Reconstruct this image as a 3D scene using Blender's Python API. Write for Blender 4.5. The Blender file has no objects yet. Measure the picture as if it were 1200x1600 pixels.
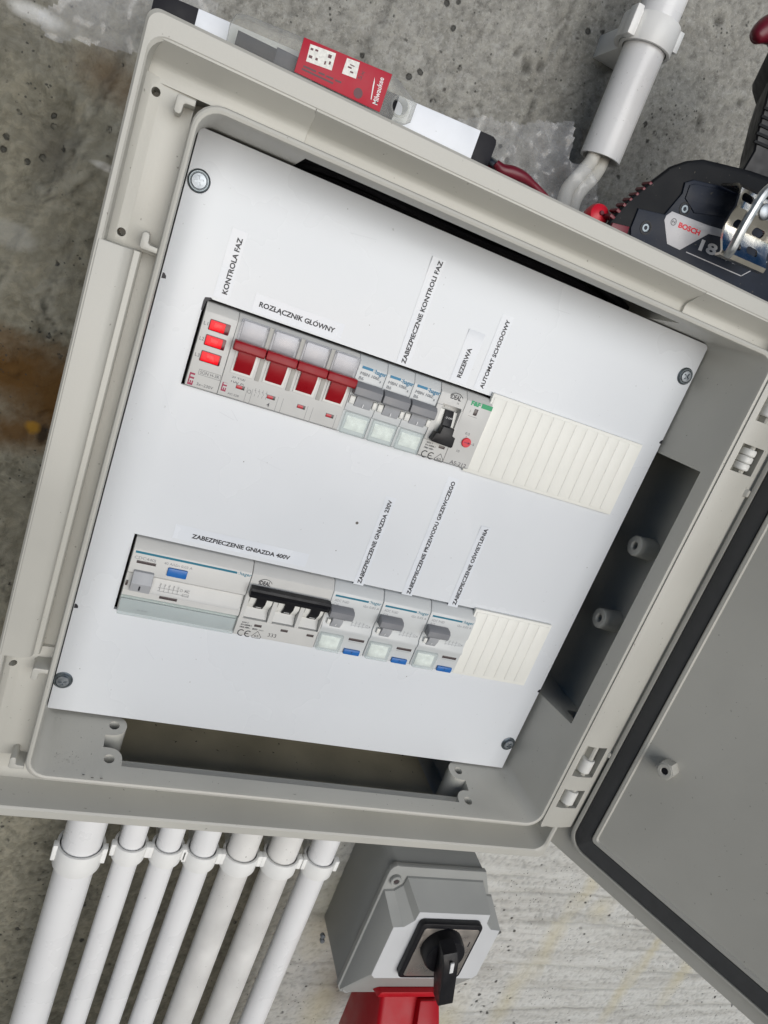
import bpy, bmesh, math, random
import numpy as np
from mathutils import Vector, Matrix
random.seed(7)
S = bpy.context.scene
COL = S.collection
# ------------------------------------------------------------------ frame
# millimetres: x right along the rows, y up, z out of the wall; converted to metres (x, -z, y)
LIFT = 1.45
def W(x, y, z): return Vector((x * .001, -z * .001, y * .001 + LIFT))

# ------------------------------------------------------------------ camera
cam = bpy.data.cameras.new('camera'); co = bpy.data.objects.new('camera', cam); COL.objects.link(co)
S.camera = co
R0 = (0.9025572682543667, 0.3435930334815953, 0.2594883520779507)
R1 = (0.23737778406981955, -0.8998759272160834, 0.3658894686200971)
R2 = (0.3592243938700674, -0.26863942927260354, -0.8937509115457021)
v = lambda a: Vector((a[0], -a[2], a[1]))
rt, up, bk = v(R0), -v(R1), -v(R2)
pos = W(-24.998, 33.113, 393.602)
co.matrix_world = Matrix(((rt.x, up.x, bk.x, pos.x), (rt.y, up.y, bk.y, pos.y), (rt.z, up.z, bk.z, pos.z), (0, 0, 0, 1)))
cam.sensor_fit = 'VERTICAL'; cam.sensor_height = 36; cam.lens = 1119.595 / 1600 * 36
cam.clip_start = .01; cam.clip_end = 100

# ------------------------------------------------------------------ light
SUN_EL, SUN_AZ = math.radians(4), math.radians(9)       # azimuth from the wall's normal towards the right
w = bpy.data.worlds.new('World'); S.world = w; w.use_nodes = True
nt = w.node_tree; nt.nodes.clear()
out = nt.nodes.new('ShaderNodeOutputWorld'); bg = nt.nodes.new('ShaderNodeBackground'); sky = nt.nodes.new('ShaderNodeTexSky')
sky.sky_type = 'NISHITA'; sky.sun_disc = False
sky.sun_elevation = SUN_EL; sky.air_density = 1.0; sky.dust_density = .6; sky.ozone_density = 5.0
bg.inputs[1].default_value = .05
nt.links.new(sky.outputs[0], bg.inputs[0]); nt.links.new(bg.outputs[0], out.inputs[0])
sd = Vector((math.sin(SUN_AZ) * math.cos(SUN_EL), -math.cos(SUN_AZ) * math.cos(SUN_EL), math.sin(SUN_EL)))   # towards the sun
sky.sun_rotation = math.atan2(sd.x, sd.y)
sun = bpy.data.lights.new('sun', 'SUN'); so = bpy.data.objects.new('sun', sun); COL.objects.link(so)
sun.energy = 1.8; sun.angle = math.radians(62); sun.color = (1, .985, .955)
so.rotation_euler = sd.to_track_quat('Z', 'Y').to_euler()
S.view_settings.view_transform = 'Standard'; S.view_settings.look = 'None'; S.view_settings.exposure = 0.92; S.view_settings.gamma = 1.0

# ------------------------------------------------------------------ materials
def mat(name, col, rough=.5, metal=0., noise=.0, scale=60., bump=.0, bscale=300., spec=.5, alpha=1., trans=0., emit=None, estr=0., coat=0., specks=0.):
    m = bpy.data.materials.new(name); m.use_nodes = True
    n = m.node_tree.nodes; L = m.node_tree.links; b = n['Principled BSDF']
    b.inputs['Roughness'].default_value = rough; b.inputs['Metallic'].default_value = metal
    b.inputs['Specular IOR Level'].default_value = spec
    b.inputs['Base Color'].default_value = (*col, 1)
    b.inputs['Alpha'].default_value = alpha; b.inputs['Transmission Weight'].default_value = trans
    b.inputs['Coat Weight'].default_value = coat
    if emit: b.inputs['Emission Color'].default_value = (*emit, 1); b.inputs['Emission Strength'].default_value = estr
    if noise or bump or specks:
        tc = n.new('ShaderNodeTexCoord')
    if noise:
        t = n.new('ShaderNodeTexNoise'); t.inputs['Scale'].default_value = scale; t.inputs['Detail'].default_value = 5
        L.new(tc.outputs['Object'], t.inputs['Vector'])
        r = n.new('ShaderNodeMapRange'); r.inputs[1].default_value = .3; r.inputs[2].default_value = .7
        r.inputs[3].default_value = 1 - noise; r.inputs[4].default_value = 1 + noise * .5
        L.new(t.outputs[0], r.inputs[0])
        h = n.new('ShaderNodeHueSaturation'); h.inputs['Color'].default_value = (*col, 1)
        L.new(r.outputs[0], h.inputs['Value']); last = h.outputs[0]
        r2 = n.new('ShaderNodeMapRange'); r2.inputs[1].default_value = .3; r2.inputs[2].default_value = .7
        r2.inputs[3].default_value = max(.03, rough - .1); r2.inputs[4].default_value = min(1, rough + .1)
        L.new(t.outputs[0], r2.inputs[0]); L.new(r2.outputs[0], b.inputs['Roughness'])
        if specks:
            s = n.new('ShaderNodeTexNoise'); s.inputs['Scale'].default_value = 420; s.inputs['Detail'].default_value = 2
            L.new(tc.outputs['Object'], s.inputs['Vector'])
            q = n.new('ShaderNodeMapRange'); q.inputs[1].default_value = .735; q.inputs[2].default_value = .76
            q.inputs[3].default_value = 0; q.inputs[4].default_value = specks; L.new(s.outputs[0], q.inputs[0])
            mx = n.new('ShaderNodeMix'); mx.data_type = 'RGBA'; mx.inputs['B'].default_value = (.12, .11, .09, 1)
            L.new(last, mx.inputs['A']); L.new(q.outputs[0], mx.inputs['Factor']); last = mx.outputs['Result']
        L.new(last, b.inputs['Base Color'])
    if bump:
        t = n.new('ShaderNodeTexNoise'); t.inputs['Scale'].default_value = bscale; t.inputs['Detail'].default_value = 4
        L.new(tc.outputs['Object'], t.inputs['Vector'])
        bp = n.new('ShaderNodeBump'); bp.inputs['Strength'].default_value = bump; bp.inputs['Distance'].default_value = .0006
        L.new(t.outputs[0], bp.inputs['Height']); L.new(bp.outputs[0], b.inputs['Normal'])
    return m
M = dict(
    shell=mat('enclosure plastic', (.475, .467, .425), .40, noise=.08, scale=14, bump=.10, bscale=900, specks=.6),
    panel=mat('white panel sheet', (.645, .67, .70), .28, noise=.03, scale=7, bump=.18, bscale=9, specks=.25),
    sticker=mat('white label tape', (.655, .685, .73), .22, noise=.02, scale=60),
    ink=mat('black print', (.012, .012, .018), .5),
    grey_ink=mat('grey print', (.09, .09, .10), .6),
    faint_ink=mat('faint grey print', (.20, .21, .23), .6),
    white_ink=mat('white print', (.75, .75, .75), .5),
    teal_ink=mat('teal print', (.008, .15, .23), .45),
    blue_ink=mat('blue print', (.005, .17, .32), .45),
    red_ink=mat('crimson print', (.30, .01, .06), .5),
    green_ink=mat('green print', (.01, .30, .12), .45),
    dev=mat('warm grey device plastic', (.545, .545, .53), .42, noise=.03, scale=80, bump=.04, bscale=1500),
    devcool=mat('cool grey device plastic', (.55, .57, .575), .38, noise=.03, scale=80, bump=.04, bscale=1500),
    devlight=mat('light inner plastic', (.70, .70, .67), .4, noise=.03, scale=90),
    shade=mat('mid grey inner plastic', (.38, .375, .35), .5),
    blank=mat('ivory blank cover plastic', (.745, .745, .70), .45, noise=.03, scale=50, bump=.04, bscale=900),
    red=mat('red toggle plastic', (.27, .004, .009), .34, spec=.28, noise=.06, scale=90),
    lens=mat('lit red lens', (.35, .0, .006), .25, spec=.25, emit=(1, .004, .012), estr=.30),
    lens_hot=mat('lamp glow behind red lens', (.8, .02, .02), .2, spec=.25, emit=(1, .012, .015), estr=1.0),
    lensdark=mat('unlit red lens end', (.10, .0, .008), .2),
    grey=mat('grey toggle plastic', (.20, .205, .22), .42, noise=.05, scale=120),
    midgrey=mat('mid grey toggle plastic', (.36, .37, .39), .4, noise=.04, scale=120),
    black=mat('black plastic', (.009, .009, .011), .42, spec=.3, noise=.1, scale=150),
    blue=mat('blue test button', (.015, .13, .42), .35, noise=.05, scale=120),
    window=mat('dark indicator window', (.07, .055, .055), .25),
    redwin=mat('red indicator window', (.45, .015, .03), .25),
    paper=mat('greenish paper insert', (.84, .85, .81), .5, noise=.25, scale=170),
    greypaper=mat('grey label insert', (.41, .435, .445), .5, noise=.05, scale=60),
    zinc=mat('galvanised steel', (.30, .33, .36), .42, metal=1, noise=.15, scale=200),
    zincdark=mat('washer steel', (.20, .23, .25), .4, metal=1, noise=.15, scale=200),
    chrome=mat('bright plated steel', (.72, .68, .60), .2, metal=1, noise=.1, scale=90, bump=.05, bscale=400),
    rubber=mat('dark gasket foam', (.058, .059, .06), .75, noise=.15, scale=200, bump=.1, bscale=2000),
    pvc=mat('white pvc pipe', (.80, .80, .80), .30, noise=.05, scale=18, specks=.35),
    pvcdirty=mat('dusty white pvc pipe', (.72, .71, .685), .42, noise=.14, scale=30, specks=.9),
    clip=mat('white pvc clip', (.82, .82, .80), .4, noise=.04, scale=60),
    cable=mat('white cable sheath', (.70, .68, .62), .45, noise=.05, scale=60),
    switchgrey=mat('switch box grey', (.33, .335, .32), .45, noise=.05, scale=25, bump=.06, bscale=900),
    switch_lit=mat('switch lid lit grey', (.60, .61, .62), .42, noise=.04, scale=30, bump=.04, bscale=900),  # front face paler than the sides: the light on it is put into the colour
    silver=mat('brushed silver plate', (.55, .50, .45), .33, metal=.85, noise=.08, scale=70),
    socketred=mat('red socket plastic', (.43, .004, .012), .4, spec=.3, noise=.08, scale=60),
    barwhite=mat('white painted bar', (.76, .79, .84), .45, noise=.08, scale=80, specks=.9),
    barblack=mat('black painted bar', (.012, .012, .016), .55, spec=.2, noise=.2, scale=120, specks=.3),
    packred=mat('red card insert', (.40, .004, .024), .4, spec=.25, noise=.05, scale=80),
    packwhite=mat('pale printed square', (.70, .70, .66), .4, noise=.25, scale=700),
    blade=mat('dark blade steel', (.012, .014, .022), .45, spec=.3, noise=.15, scale=80),
    bladegrey=mat('grey blade shank', (.06, .065, .085), .45, spec=.3),
    navy=mat('navy battery plastic', (.016, .021, .034), .5, spec=.2, noise=.25, scale=70, bump=.08, bscale=1200, specks=.5),
    navydark=mat('black battery rubber', (.010, .011, .013), .65, spec=.2, noise=.3, scale=60, bump=.12, bscale=900, specks=.8),
    batgrey=mat('silver battery label', (.42, .42, .44), .35, noise=.05, scale=100),
    darkred=mat('dark red rubber grip', (.13, .006, .016), .4, noise=.15, scale=70),
    tealred=mat('bright red plastic', (.62, .012, .03), .4, noise=.08, scale=90),
)
def film(name, tint, fac, rough):
    m = bpy.data.materials.new(name); m.use_nodes = True
    n = m.node_tree.nodes; L = m.node_tree.links; n.clear()
    o = n.new('ShaderNodeOutputMaterial'); t = n.new('ShaderNodeBsdfTransparent'); t.inputs[0].default_value = (*tint, 1)
    p = n.new('ShaderNodeBsdfPrincipled'); p.inputs['Base Color'].default_value = (.75, .76, .77, 1); p.inputs['Roughness'].default_value = rough
    p.inputs['Specular IOR Level'].default_value = .8
    lw = n.new('ShaderNodeLayerWeight'); lw.inputs[0].default_value = .35
    r = n.new('ShaderNodeMapRange'); r.inputs[3].default_value = fac; r.inputs[4].default_value = min(1, fac + .55)
    L.new(lw.outputs['Facing'], r.inputs[0])
    mx = n.new('ShaderNodeMixShader'); L.new(r.outputs[0], mx.inputs[0]); L.new(t.outputs[0], mx.inputs[1]); L.new(p.outputs[0], mx.inputs[2])
    L.new(mx.outputs[0], o.inputs[0])
    return m
def bagmat():
    m = bpy.data.materials.new('clear bag film'); m.use_nodes = True
    n = m.node_tree.nodes; L = m.node_tree.links; n.clear()
    o = n.new('ShaderNodeOutputMaterial'); t = n.new('ShaderNodeBsdfTransparent'); t.inputs[0].default_value = (.95, .96, .97, 1)
    g_ = n.new('ShaderNodeBsdfGlossy'); g_.inputs['Roughness'].default_value = .2; g_.inputs[0].default_value = (1, 1, 1, 1)
    d = n.new('ShaderNodeBsdfDiffuse'); d.inputs[0].default_value = (.8, .8, .82, 1)
    a = n.new('ShaderNodeMixShader'); a.inputs[0].default_value = .15; L.new(t.outputs[0], a.inputs[1]); L.new(d.outputs[0], a.inputs[2])
    lw = n.new('ShaderNodeFresnel'); lw.inputs[0].default_value = 1.36
    b = n.new('ShaderNodeMixShader'); L.new(lw.outputs[0], b.inputs[0]); L.new(a.outputs[0], b.inputs[1]); L.new(g_.outputs[0], b.inputs[2])
    L.new(b.outputs[0], o.inputs[0]); return m
M['bag'] = bagmat()
M['clear'] = film('clear clamshell plastic', (.88, .88, .85), .10, .15)
M['cover'] = film('greenish clear cover', (.91, .95, .945), .06, .06)
M['smoke'] = film('clear terminal cover', (.90, .90, .93), .10, .10)

# ------------------------------------------------------------------ mesh helpers
def new(): return bmesh.new()
def bev(bm, geom_faces, off, seg=2):
    es = list({e for f in geom_faces for e in f.edges})
    if off > 0: bmesh.ops.bevel(bm, geom=es, offset=off, segments=seg, affect='EDGES', profile=.5, clamp_overlap=True)
def box(bm, x0, x1, y0, y1, z0, z1, b=0., seg=2, taper=None):
    if x1 < x0: x0, x1 = x1, x0
    if y1 < y0: y0, y1 = y1, y0
    if z1 < z0: z0, z1 = z1, z0
    t = taper or 0
    P = [(x0, y0, z0), (x1, y0, z0), (x1, y1, z0), (x0, y1, z0), (x0 + t, y0 + t, z1), (x1 - t, y0 + t, z1), (x1 - t, y1 - t, z1), (x0 + t, y1 - t, z1)]
    V = [bm.verts.new(p) for p in P]
    F = [bm.faces.new([V[i] for i in q]) for q in ((3, 2, 1, 0), (4, 5, 6, 7), (0, 1, 5, 4), (1, 2, 6, 5), (2, 3, 7, 6), (3, 0, 4, 7))]
    bev(bm, F, b, seg)
def hexa(bm, P, b=0., seg=2):
    V = [bm.verts.new(p) for p in P]
    F = [bm.faces.new([V[i] for i in q]) for q in ((3, 2, 1, 0), (4, 5, 6, 7), (0, 1, 5, 4), (1, 2, 6, 5), (2, 3, 7, 6), (3, 0, 4, 7))]
    bmesh.ops.recalc_face_normals(bm, faces=F); bev(bm, F, b, seg)
def prism(bm, poly, a0, a1, axis, b=0., seg=2):
    """poly of 2D points: axis 'x' -> (y,z), 'y' -> (x,z), 'z' -> (x,y)"""
    f = {'x': lambda p, a: (a, p[0], p[1]), 'y': lambda p, a: (p[0], a, p[1]), 'z': lambda p, a: (p[0], p[1], a)}[axis]
    A = [bm.verts.new(f(p, a0)) for p in poly]; B = [bm.verts.new(f(p, a1)) for p in poly]
    n = len(poly); F = [bm.faces.new(A), bm.faces.new(B[::-1])]
    for i in range(n): F.append(bm.faces.new((A[i], B[i], B[(i + 1) % n], A[(i + 1) % n])))
    bmesh.ops.recalc_face_normals(bm, faces=F)
    if b > 0:
        es = set(F[0].edges) | set(F[1].edges)
        bmesh.ops.bevel(bm, geom=list(es), offset=b, segments=seg, affect='EDGES', profile=.5, clamp_overlap=True)
def frame_of(d):
    d = Vector(d).normalized(); a = Vector((0, 0, 1)) if abs(d.z) < .9 else Vector((1, 0, 0))
    u = d.cross(a).normalized(); return u, d.cross(u)
def lathe(bm, o, d, prof, n=32, close=False):
    """profile of (radius, distance along d)"""
    o = Vector(o); d = Vector(d).normalized(); u, w_ = frame_of(d); rings = []
    for r, h in prof:
        if r <= 1e-6: rings.append([bm.verts.new(o + d * h)])
        else: rings.append([bm.verts.new(o + d * h + (u * math.cos(t) + w_ * math.sin(t)) * r) for t in [2 * math.pi * i / n for i in range(n)]])
    pairs = list(zip(rings, rings[1:]));
    if close: pairs.append((rings[-1], rings[0]))
    F = []
    for A, B in pairs:
        for i in range(n):
            j = (i + 1) % n
            if len(A) == 1 and len(B) == 1: continue
            if len(A) == 1: F.append(bm.faces.new((A[0], B[j], B[i])))
            elif len(B) == 1: F.append(bm.faces.new((A[i], A[j], B[0])))
            else: F.append(bm.faces.new((A[i], A[j], B[j], B[i])))
    bmesh.ops.recalc_face_normals(bm, faces=F)
def cyl(bm, o, d, r, h, b=.3, n=32, r2=None):
    r2 = r if r2 is None else r2
    lathe(bm, o, d, [(0, 0), (r - b, 0), (r, b), (r2, h - b), (r2 - b, h), (0, h)], n)
def tube(bm, pts, r, n=12, caps=True):
    pts = [Vector(p) for p in pts]; rings = []; u = None
    for i, p in enumerate(pts):
        d = (pts[min(i + 1, len(pts) - 1)] - pts[max(i - 1, 0)]).normalized()
        if u is None: u, _ = frame_of(d)
        u = (u - d * u.dot(d)).normalized(); w_ = d.cross(u); rr = r[i] if isinstance(r, (list, tuple)) else r
        rings.append([bm.verts.new(p + (u * math.cos(t) + w_ * math.sin(t)) * rr) for t in [2 * math.pi * k / n for k in range(n)]])
    F = []
    for A, B in zip(rings, rings[1:]):
        for i in range(n): F.append(bm.faces.new((A[i], A[(i + 1) % n], B[(i + 1) % n], B[i])))
    if caps: F.append(bm.faces.new(rings[0][::-1])); F.append(bm.faces.new(rings[-1]))
    bmesh.ops.recalc_face_normals(bm, faces=F)
def spline(pts, n=8):
    P = [Vector(p) for p in pts]; P = [P[0] * 2 - P[1]] + P + [P[-1] * 2 - P[-2]]; o = []
    for i in range(1, len(P) - 2):
        for k in range(n):
            t = k / n; a, b, c, d = P[i - 1:i + 3]
            o.append(.5 * ((2 * b) + (c - a) * t + (2 * a - 5 * b + 4 * c - d) * t * t + (3 * b - a - 3 * c + d) * t ** 3))
    return o + [P[-2]]
def rrect(x0, x1, y0, y1, r, n=6):
    o = []
    for cx, cy, a in ((x1 - r, y1 - r, 0), (x0 + r, y1 - r, 90), (x0 + r, y0 + r, 180), (x1 - r, y0 + r, 270)):
        for i in range(n + 1):
            t = math.radians(a + 90 * i / n); o.append((cx + r * math.cos(t), cy + r * math.sin(t)))
    return o
def arc(cx, cy, r, a0, a1, n=8): return [(cx + r * math.cos(math.radians(a0 + (a1 - a0) * i / n)), cy + r * math.sin(math.radians(a0 + (a1 - a0) * i / n))) for i in range(n + 1)]
def loops(bm, L, cap0=True, cap1=True, closed=False):
    rings = [[bm.verts.new((x, y, z)) for x, y in rrect(x0, x1, y0, y1, r)] for x0, x1, y0, y1, r, z in L]
    n = len(rings[0]); F = []
    prs = list(zip(rings, rings[1:])) + ([(rings[-1], rings[0])] if closed else [])
    for A, B in prs:
        for i in range(n): F.append(bm.faces.new((A[i], A[(i + 1) % n], B[(i + 1) % n], B[i])))
    if not closed:
        if cap0: F.append(bm.faces.new(rings[0]))
        if cap1: F.append(bm.faces.new(rings[-1]))
    bmesh.ops.recalc_face_normals(bm, faces=F)

# ------------------------------------------------------------------ object helpers
ORG = {}
def link(name, me, m, parent, base):
    o = bpy.data.objects.new(name, me); COL.objects.link(o)
    if m is not None: me.materials.append(m)
    if parent is not None: o.parent = parent
    ORG[o.name] = base
    return o
def base_of(o): return ORG[o.name]
def obj(name, bm, m, parent=None, base=None, angle=35, flat=False):
    """finish a bmesh given in millimetres as ONE mesh object"""
    if parent is not None: base = base_of(parent)
    if base is None: base = (0, 0, 0)
    b = Vector(base)
    for q in bm.verts:
        p = q.co - b; q.co = Vector((p.x, -p.z, p.y)) * .001
    # (x,y,z)->(x,-z,y) is a proper rotation, so faces keep their orientation
    me = bpy.data.meshes.new(name); bm.to_mesh(me); bm.free()
    if not flat:
        me.polygons.foreach_set('use_smooth', [True] * len(me.polygons)); me.set_sharp_from_angle(angle=math.radians(angle))
    o = link(name, me, m, parent, tuple(b))
    if parent is None: o.location = W(*base)
    return o
def tag(o, label=None, cat=None, group=None, kind=None):
    if label: o['label'] = label
    if cat: o['category'] = cat
    if group: o['group'] = group
    if kind: o['kind'] = kind
    return o
def thing(name, label, cat, base, group=None):
    o = bpy.data.objects.new(name, None); COL.objects.link(o); o.location = W(*base); o.empty_display_size = .01
    ORG[o.name] = tuple(base); tag(o, label, cat, group); return o
def copy_tree(o, parent=None, delta=None):
    c = o.copy(); COL.objects.link(c); ORG[c.name] = ORG[o.name]
    if parent: c.parent = parent
    if delta:
        ORG[c.name] = tuple(a + b for a, b in zip(ORG[o.name], delta)); c.location = W(*ORG[c.name])
    for ch in list(o.children): copy_tree(ch, c)
    return c
def cut(o, bms):
    """boolean-subtract temporary solids from o (same millimetre frame), bake, delete them"""
    tmp = []
    for bm in bms:
        t = obj('cutter', bm, None, None, base_of(o)); t.location = (0, 0, 0); t.matrix_world = o.matrix_world.copy(); tmp.append(t)
        if o.parent: t.parent = o.parent
        md = o.modifiers.new('b', 'BOOLEAN'); md.operation = 'DIFFERENCE'; md.object = t; md.solver = 'EXACT'
    bpy.context.view_layer.update()
    dg = bpy.context.evaluated_depsgraph_get()
    me = bpy.data.meshes.new_from_object(o.evaluated_get(dg))
    o.modifiers.clear(); old = o.data; o.data = me; me.name = old.name
    for t in tmp: d = t.data; bpy.data.objects.remove(t); bpy.data.meshes.remove(d)
    me.polygons.foreach_set('use_smooth', [True] * len(me.polygons)); me.set_sharp_from_angle(angle=math.radians(30))
    return o

# lettering -----------------------------------------------------------
_cu = bpy.data.curves.new('lettering', 'FONT'); _to = bpy.data.objects.new('lettering_source', _cu); COL.objects.link(_to)
_cu.resolution_u = 3
def glyphs(s, bold=0.):
    _cu.body = s; _cu.offset = bold; _to.update_tag(); bpy.context.view_layer.update()
    return bpy.data.meshes.new_from_object(_to.evaluated_get(bpy.context.evaluated_depsgraph_get()))
def text(bm, s, x, y, width, height, z, rot=0., bold=.02, fit=True):
    """letters with cap height `height`, spanning `width`, baseline starting at (x, y), turned by rot degrees"""
    BASE = {'Ł': 'L', 'Ó': 'O', 'Ś': 'S', 'Ą': 'A'}; plain = ''.join(BASE.get(ch, ch) for ch in s); marks = []
    for i, ch in enumerate(s):
        if ch in BASE:
            m_ = glyphs(plain[:i + 1], bold); hi = max(q.co.x for q in m_.vertices); bpy.data.meshes.remove(m_)
            m_ = glyphs(plain[i], bold); wd = max(q.co.x for q in m_.vertices) - min(q.co.x for q in m_.vertices); bpy.data.meshes.remove(m_); marks.append((ch, hi - wd, hi))
    me = glyphs(plain, bold); V = np.array([q.co[:] for q in me.vertices])
    x0, x1 = V[:, 0].min(), V[:, 0].max(); sx = width / (x1 - x0) if fit else height / .70; sy = height / .70
    c, sn = math.cos(math.radians(rot)), math.sin(math.radians(rot))
    def put(a, b): u, q = (a - x0) * sx, b * sy; return bm.verts.new((x + u * c - q * sn, y + u * sn + q * c, z))
    vs = [put(a, b) for a, b, _ in V]
    for p in me.polygons:
        try: bm.faces.new([vs[i] for i in p.vertices])
        except ValueError: pass
    for ch, a, b in marks:
        h_ = (a + b) / 2
        if ch == 'Ł': Q = [(a - .07, .27), (a - .07, .18), (a + .25, .38), (a + .25, .47)]
        elif ch == 'Ą': Q = [(b - .14, .02), (b - .06, .02), (b - .12, -.10), (b + .02, -.15), (b - .02, -.21), (b - .22, -.16)]
        else: Q = [(h_ - .04, .77), (h_ + .05, .77), (h_ + .17, .92), (h_ + .04, .92)]
        bm.faces.new([put(*q) for q in Q])
    bpy.data.meshes.remove(me)
def quad(bm, pts, z):
    f = bm.faces.new([bm.verts.new((p[0], p[1], z)) for p in pts]); bmesh.ops.recalc_face_normals(bm, faces=[f])
    if f.normal.z < 0: f.normal_flip()
def rect(bm, x0, x1, y0, y1, z): quad(bm, [(x0, y0), (x1, y0), (x1, y1), (x0, y1)], z)
def ringline(bm, pts, wd, z, close=True):
    n = len(pts)
    for i in range(n if close else n - 1):
        a, b = Vector(pts[i]), Vector(pts[(i + 1) % n]); d = (b - a); 
        if d.length < 1e-6: continue
        d.normalize(); p = Vector((-d.y, d.x)) * wd / 2; e = d * wd * .5
        quad(bm, [a - p - e, b - p + e, b + p + e, a + p - e], z)
def printed(name, m, parent, items):
    bm = new()
    for f in items: f(bm)
    return obj(name, bm, m, parent, flat=True)
T = lambda *a, **k: (lambda bm: text(bm, *a, **k))
RC = lambda *a: (lambda bm: rect(bm, *a))
RL = lambda *a: (lambda bm: ringline(bm, *a))

# ================================================================== THE WALL
def fbm(shape, beta, seed, lo=0.):
    rng = np.random.default_rng(seed); F = np.fft.fft2(rng.normal(size=shape))
    fy = np.fft.fftfreq(shape[0])[:, None]; fx = np.fft.fftfreq(shape[1])[None]
    k = np.sqrt(fx * fx + fy * fy); k[0, 0] = 1; A = k ** (-beta / 2); A[k < lo] = 0
    h = np.real(np.fft.ifft2(F * A)); return (h - h.mean()) / h.std()
WZ = -141.
def wall():
    st = 2.1
    xs = np.concatenate([[-3200, -2200, -1400, -900, -640], np.arange(-460, 1090, st), [1300, 1700, 2600, 3600]])
    ys = np.concatenate([[-1430, -1250, -1100, -980], np.arange(-900, 560, st), [700, 1000, 1500, 2200]])
    X, Y = np.meshgrid(xs, ys)
    sh = X.shape
    big = fbm(sh, 3.2, 1, .0025); mid = fbm(sh, 2.3, 2, .012); fine = fbm(sh, 1.5, 3, .05)
    LINES = np.zeros(sh); PALE = np.zeros(sh)
    left = np.clip((-30 - X) / 40, 0, 1) * np.clip((150 - Y) / 60, 0, 1) * np.clip((Y + 420) / 100, 0, 1)
    low = np.clip((X - 250) / 120, 0, 1) * np.clip((-330 - Y) / 80, 0, 1)
    H = big * 1.1 + mid * .55 + fine * .26
    H += left * (big * 2.6 + np.abs(mid) * 1.6)
    def ridge(pts, wid, amp, side=0, crack=1.1):
        nonlocal H, LINES, PALE
        P = np.array(pts, float); best = np.full(sh, 1e9); sg = np.zeros(sh)
        for (ax, ay), (bx, by) in zip(P, P[1:]):
            dx, dy = bx - ax, by - ay; L2 = dx * dx + dy * dy
            t = np.clip(((X - ax) * dx + (Y - ay) * dy) / L2, 0, 1)
            ddx, ddy = X - ax - t * dx + mid * 1.2, Y - ay - t * dy + mid * 1.0
            d = np.hypot(ddx, ddy); s = np.sign(dx * (Y - ay) - dy * (X - ax)); m_ = d < best; best[m_] = d[m_]; sg[m_] = s[m_]
        brk = np.clip(.55 + .5 * mid + .25 * fine, 0, 1)
        LINES = np.maximum(LINES, crack * np.exp(-(best / 1.3) ** 2) * brk * min(1, abs(amp) / 2.5)); PALE = np.maximum(PALE, (np.exp(-((best - 4) / 3.5) ** 2)) * brk * .8 * (abs(amp) > 2.9))
        if side: H += amp * np.where(sg * side > 0, np.exp(-(best / (wid * 5)) ** 2), np.exp(-(best / wid) ** 2))
        else: H += amp * np.exp(-(best / wid) ** 2)
    ridge([(-70, 130), (-78, 96), (-92, 50), (-103, 15), (-116, -32), (-130, -90)], 5, 6.0, 1)
    ridge([(-64, 100), (-66, 70), (-69, 55), (-79, 41), (-90, 24), (-110, 10)], 3, 3.2, -1)
    ridge([(-85, -22), (-90, -46), (-78, -60), (-62, -62)], 4, 5.0, 1)
    ridge([(-120, -120), (-92, -146), (-80, -130), (-66, -128)], 4, -5.0, 1)
    ridge([(-130, -200), (-100, -190), (-84, -230), (-74, -262)], 5, 4.5, -1)
    ridge([(70, 330), (66, 202), (60, 177), (59, 150), (62, 90)], 5, -2.4)
    ridge([(190, 420), (187, 257), (183, 223), (185, 190), (184, 100)], 1.8, -2.6)
    ridge([(200, 420), (197, 257), (193, 223), (194, 190)], 1.5, -.7)
    for yb, a in ((-425, 1.0), (-462, .7), (-501, 1.2), (-531, 1.5), (-552, .6), (-570, 1.7), (-579, 1.0), (-610, .8), (-648, 1.5), (-655, .8), (-678, 1.1), (-720, 1.3), (-770, 1.0), (-820, 1.2)):
        yy = yb + 7 * np.sin(X / 170 + yb) + big * 3.0
        wob = .55 + .45 * np.sin(X / 61 + yb * .7 + mid)
        d = Y - yy; LINES = np.maximum(LINES, low * np.clip(a * .75, 0, 1) * np.clip(wob * 1.2 + .35 * mid, 0, 1) * np.exp(-(d / 1.5) ** 2)); H += 2.2 * low * a * np.clip(wob, 0, 1) * (-np.exp(-(d / 2.2) ** 2) * 1.1 + .5 * np.exp(-((d - 9) / 8) ** 2))
    for yb in np.arange(-300, 200, 43.):
        yy = yb + 5 * np.sin(X / 90 + yb) ; H += .25 * np.exp(-((Y - yy) / 3) ** 2)
    rng = np.random.default_rng(5)                        # blow holes
    for _ in range(800):
        px, py, r = rng.uniform(-200, 900), rng.uniform(-750, 420), rng.uniform(.55, 1.5) ** 1.5
        i0, i1 = np.searchsorted(ys, (py - 3 * r, py + 3 * r)); j0, j1 = np.searchsorted(xs, (px - 3 * r, px + 3 * r))
        sx = X[i0:i1, j0:j1] - px; sy = Y[i0:i1, j0:j1] - py
        LINES[i0:i1, j0:j1] = np.maximum(LINES[i0:i1, j0:j1], .9 * np.exp(-(sx * sx + sy * sy) / (r * r * .8))); H[i0:i1, j0:j1] -= 1.5 * np.exp(-(sx * sx + sy * sy) / (r * r))
    for px, py, rx, ry in ((170.6, 212.2, 3.4, 4.4), (180.4, 216.8, 3, 3.4), (317.6, 236.8, 3.5, 6), (299, 299, 4, 4), (160, 217, 2.5, 3), (345, 262, 3, 3), (262, 228, 3, 3)):
        e_ = np.exp(-((X - px) / rx) ** 2 - ((Y - py) / ry) ** 2); H -= 4.0 * e_; LINES = np.maximum(LINES, .9 * np.clip(e_ * 2 - .6, 0, 1))
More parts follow.
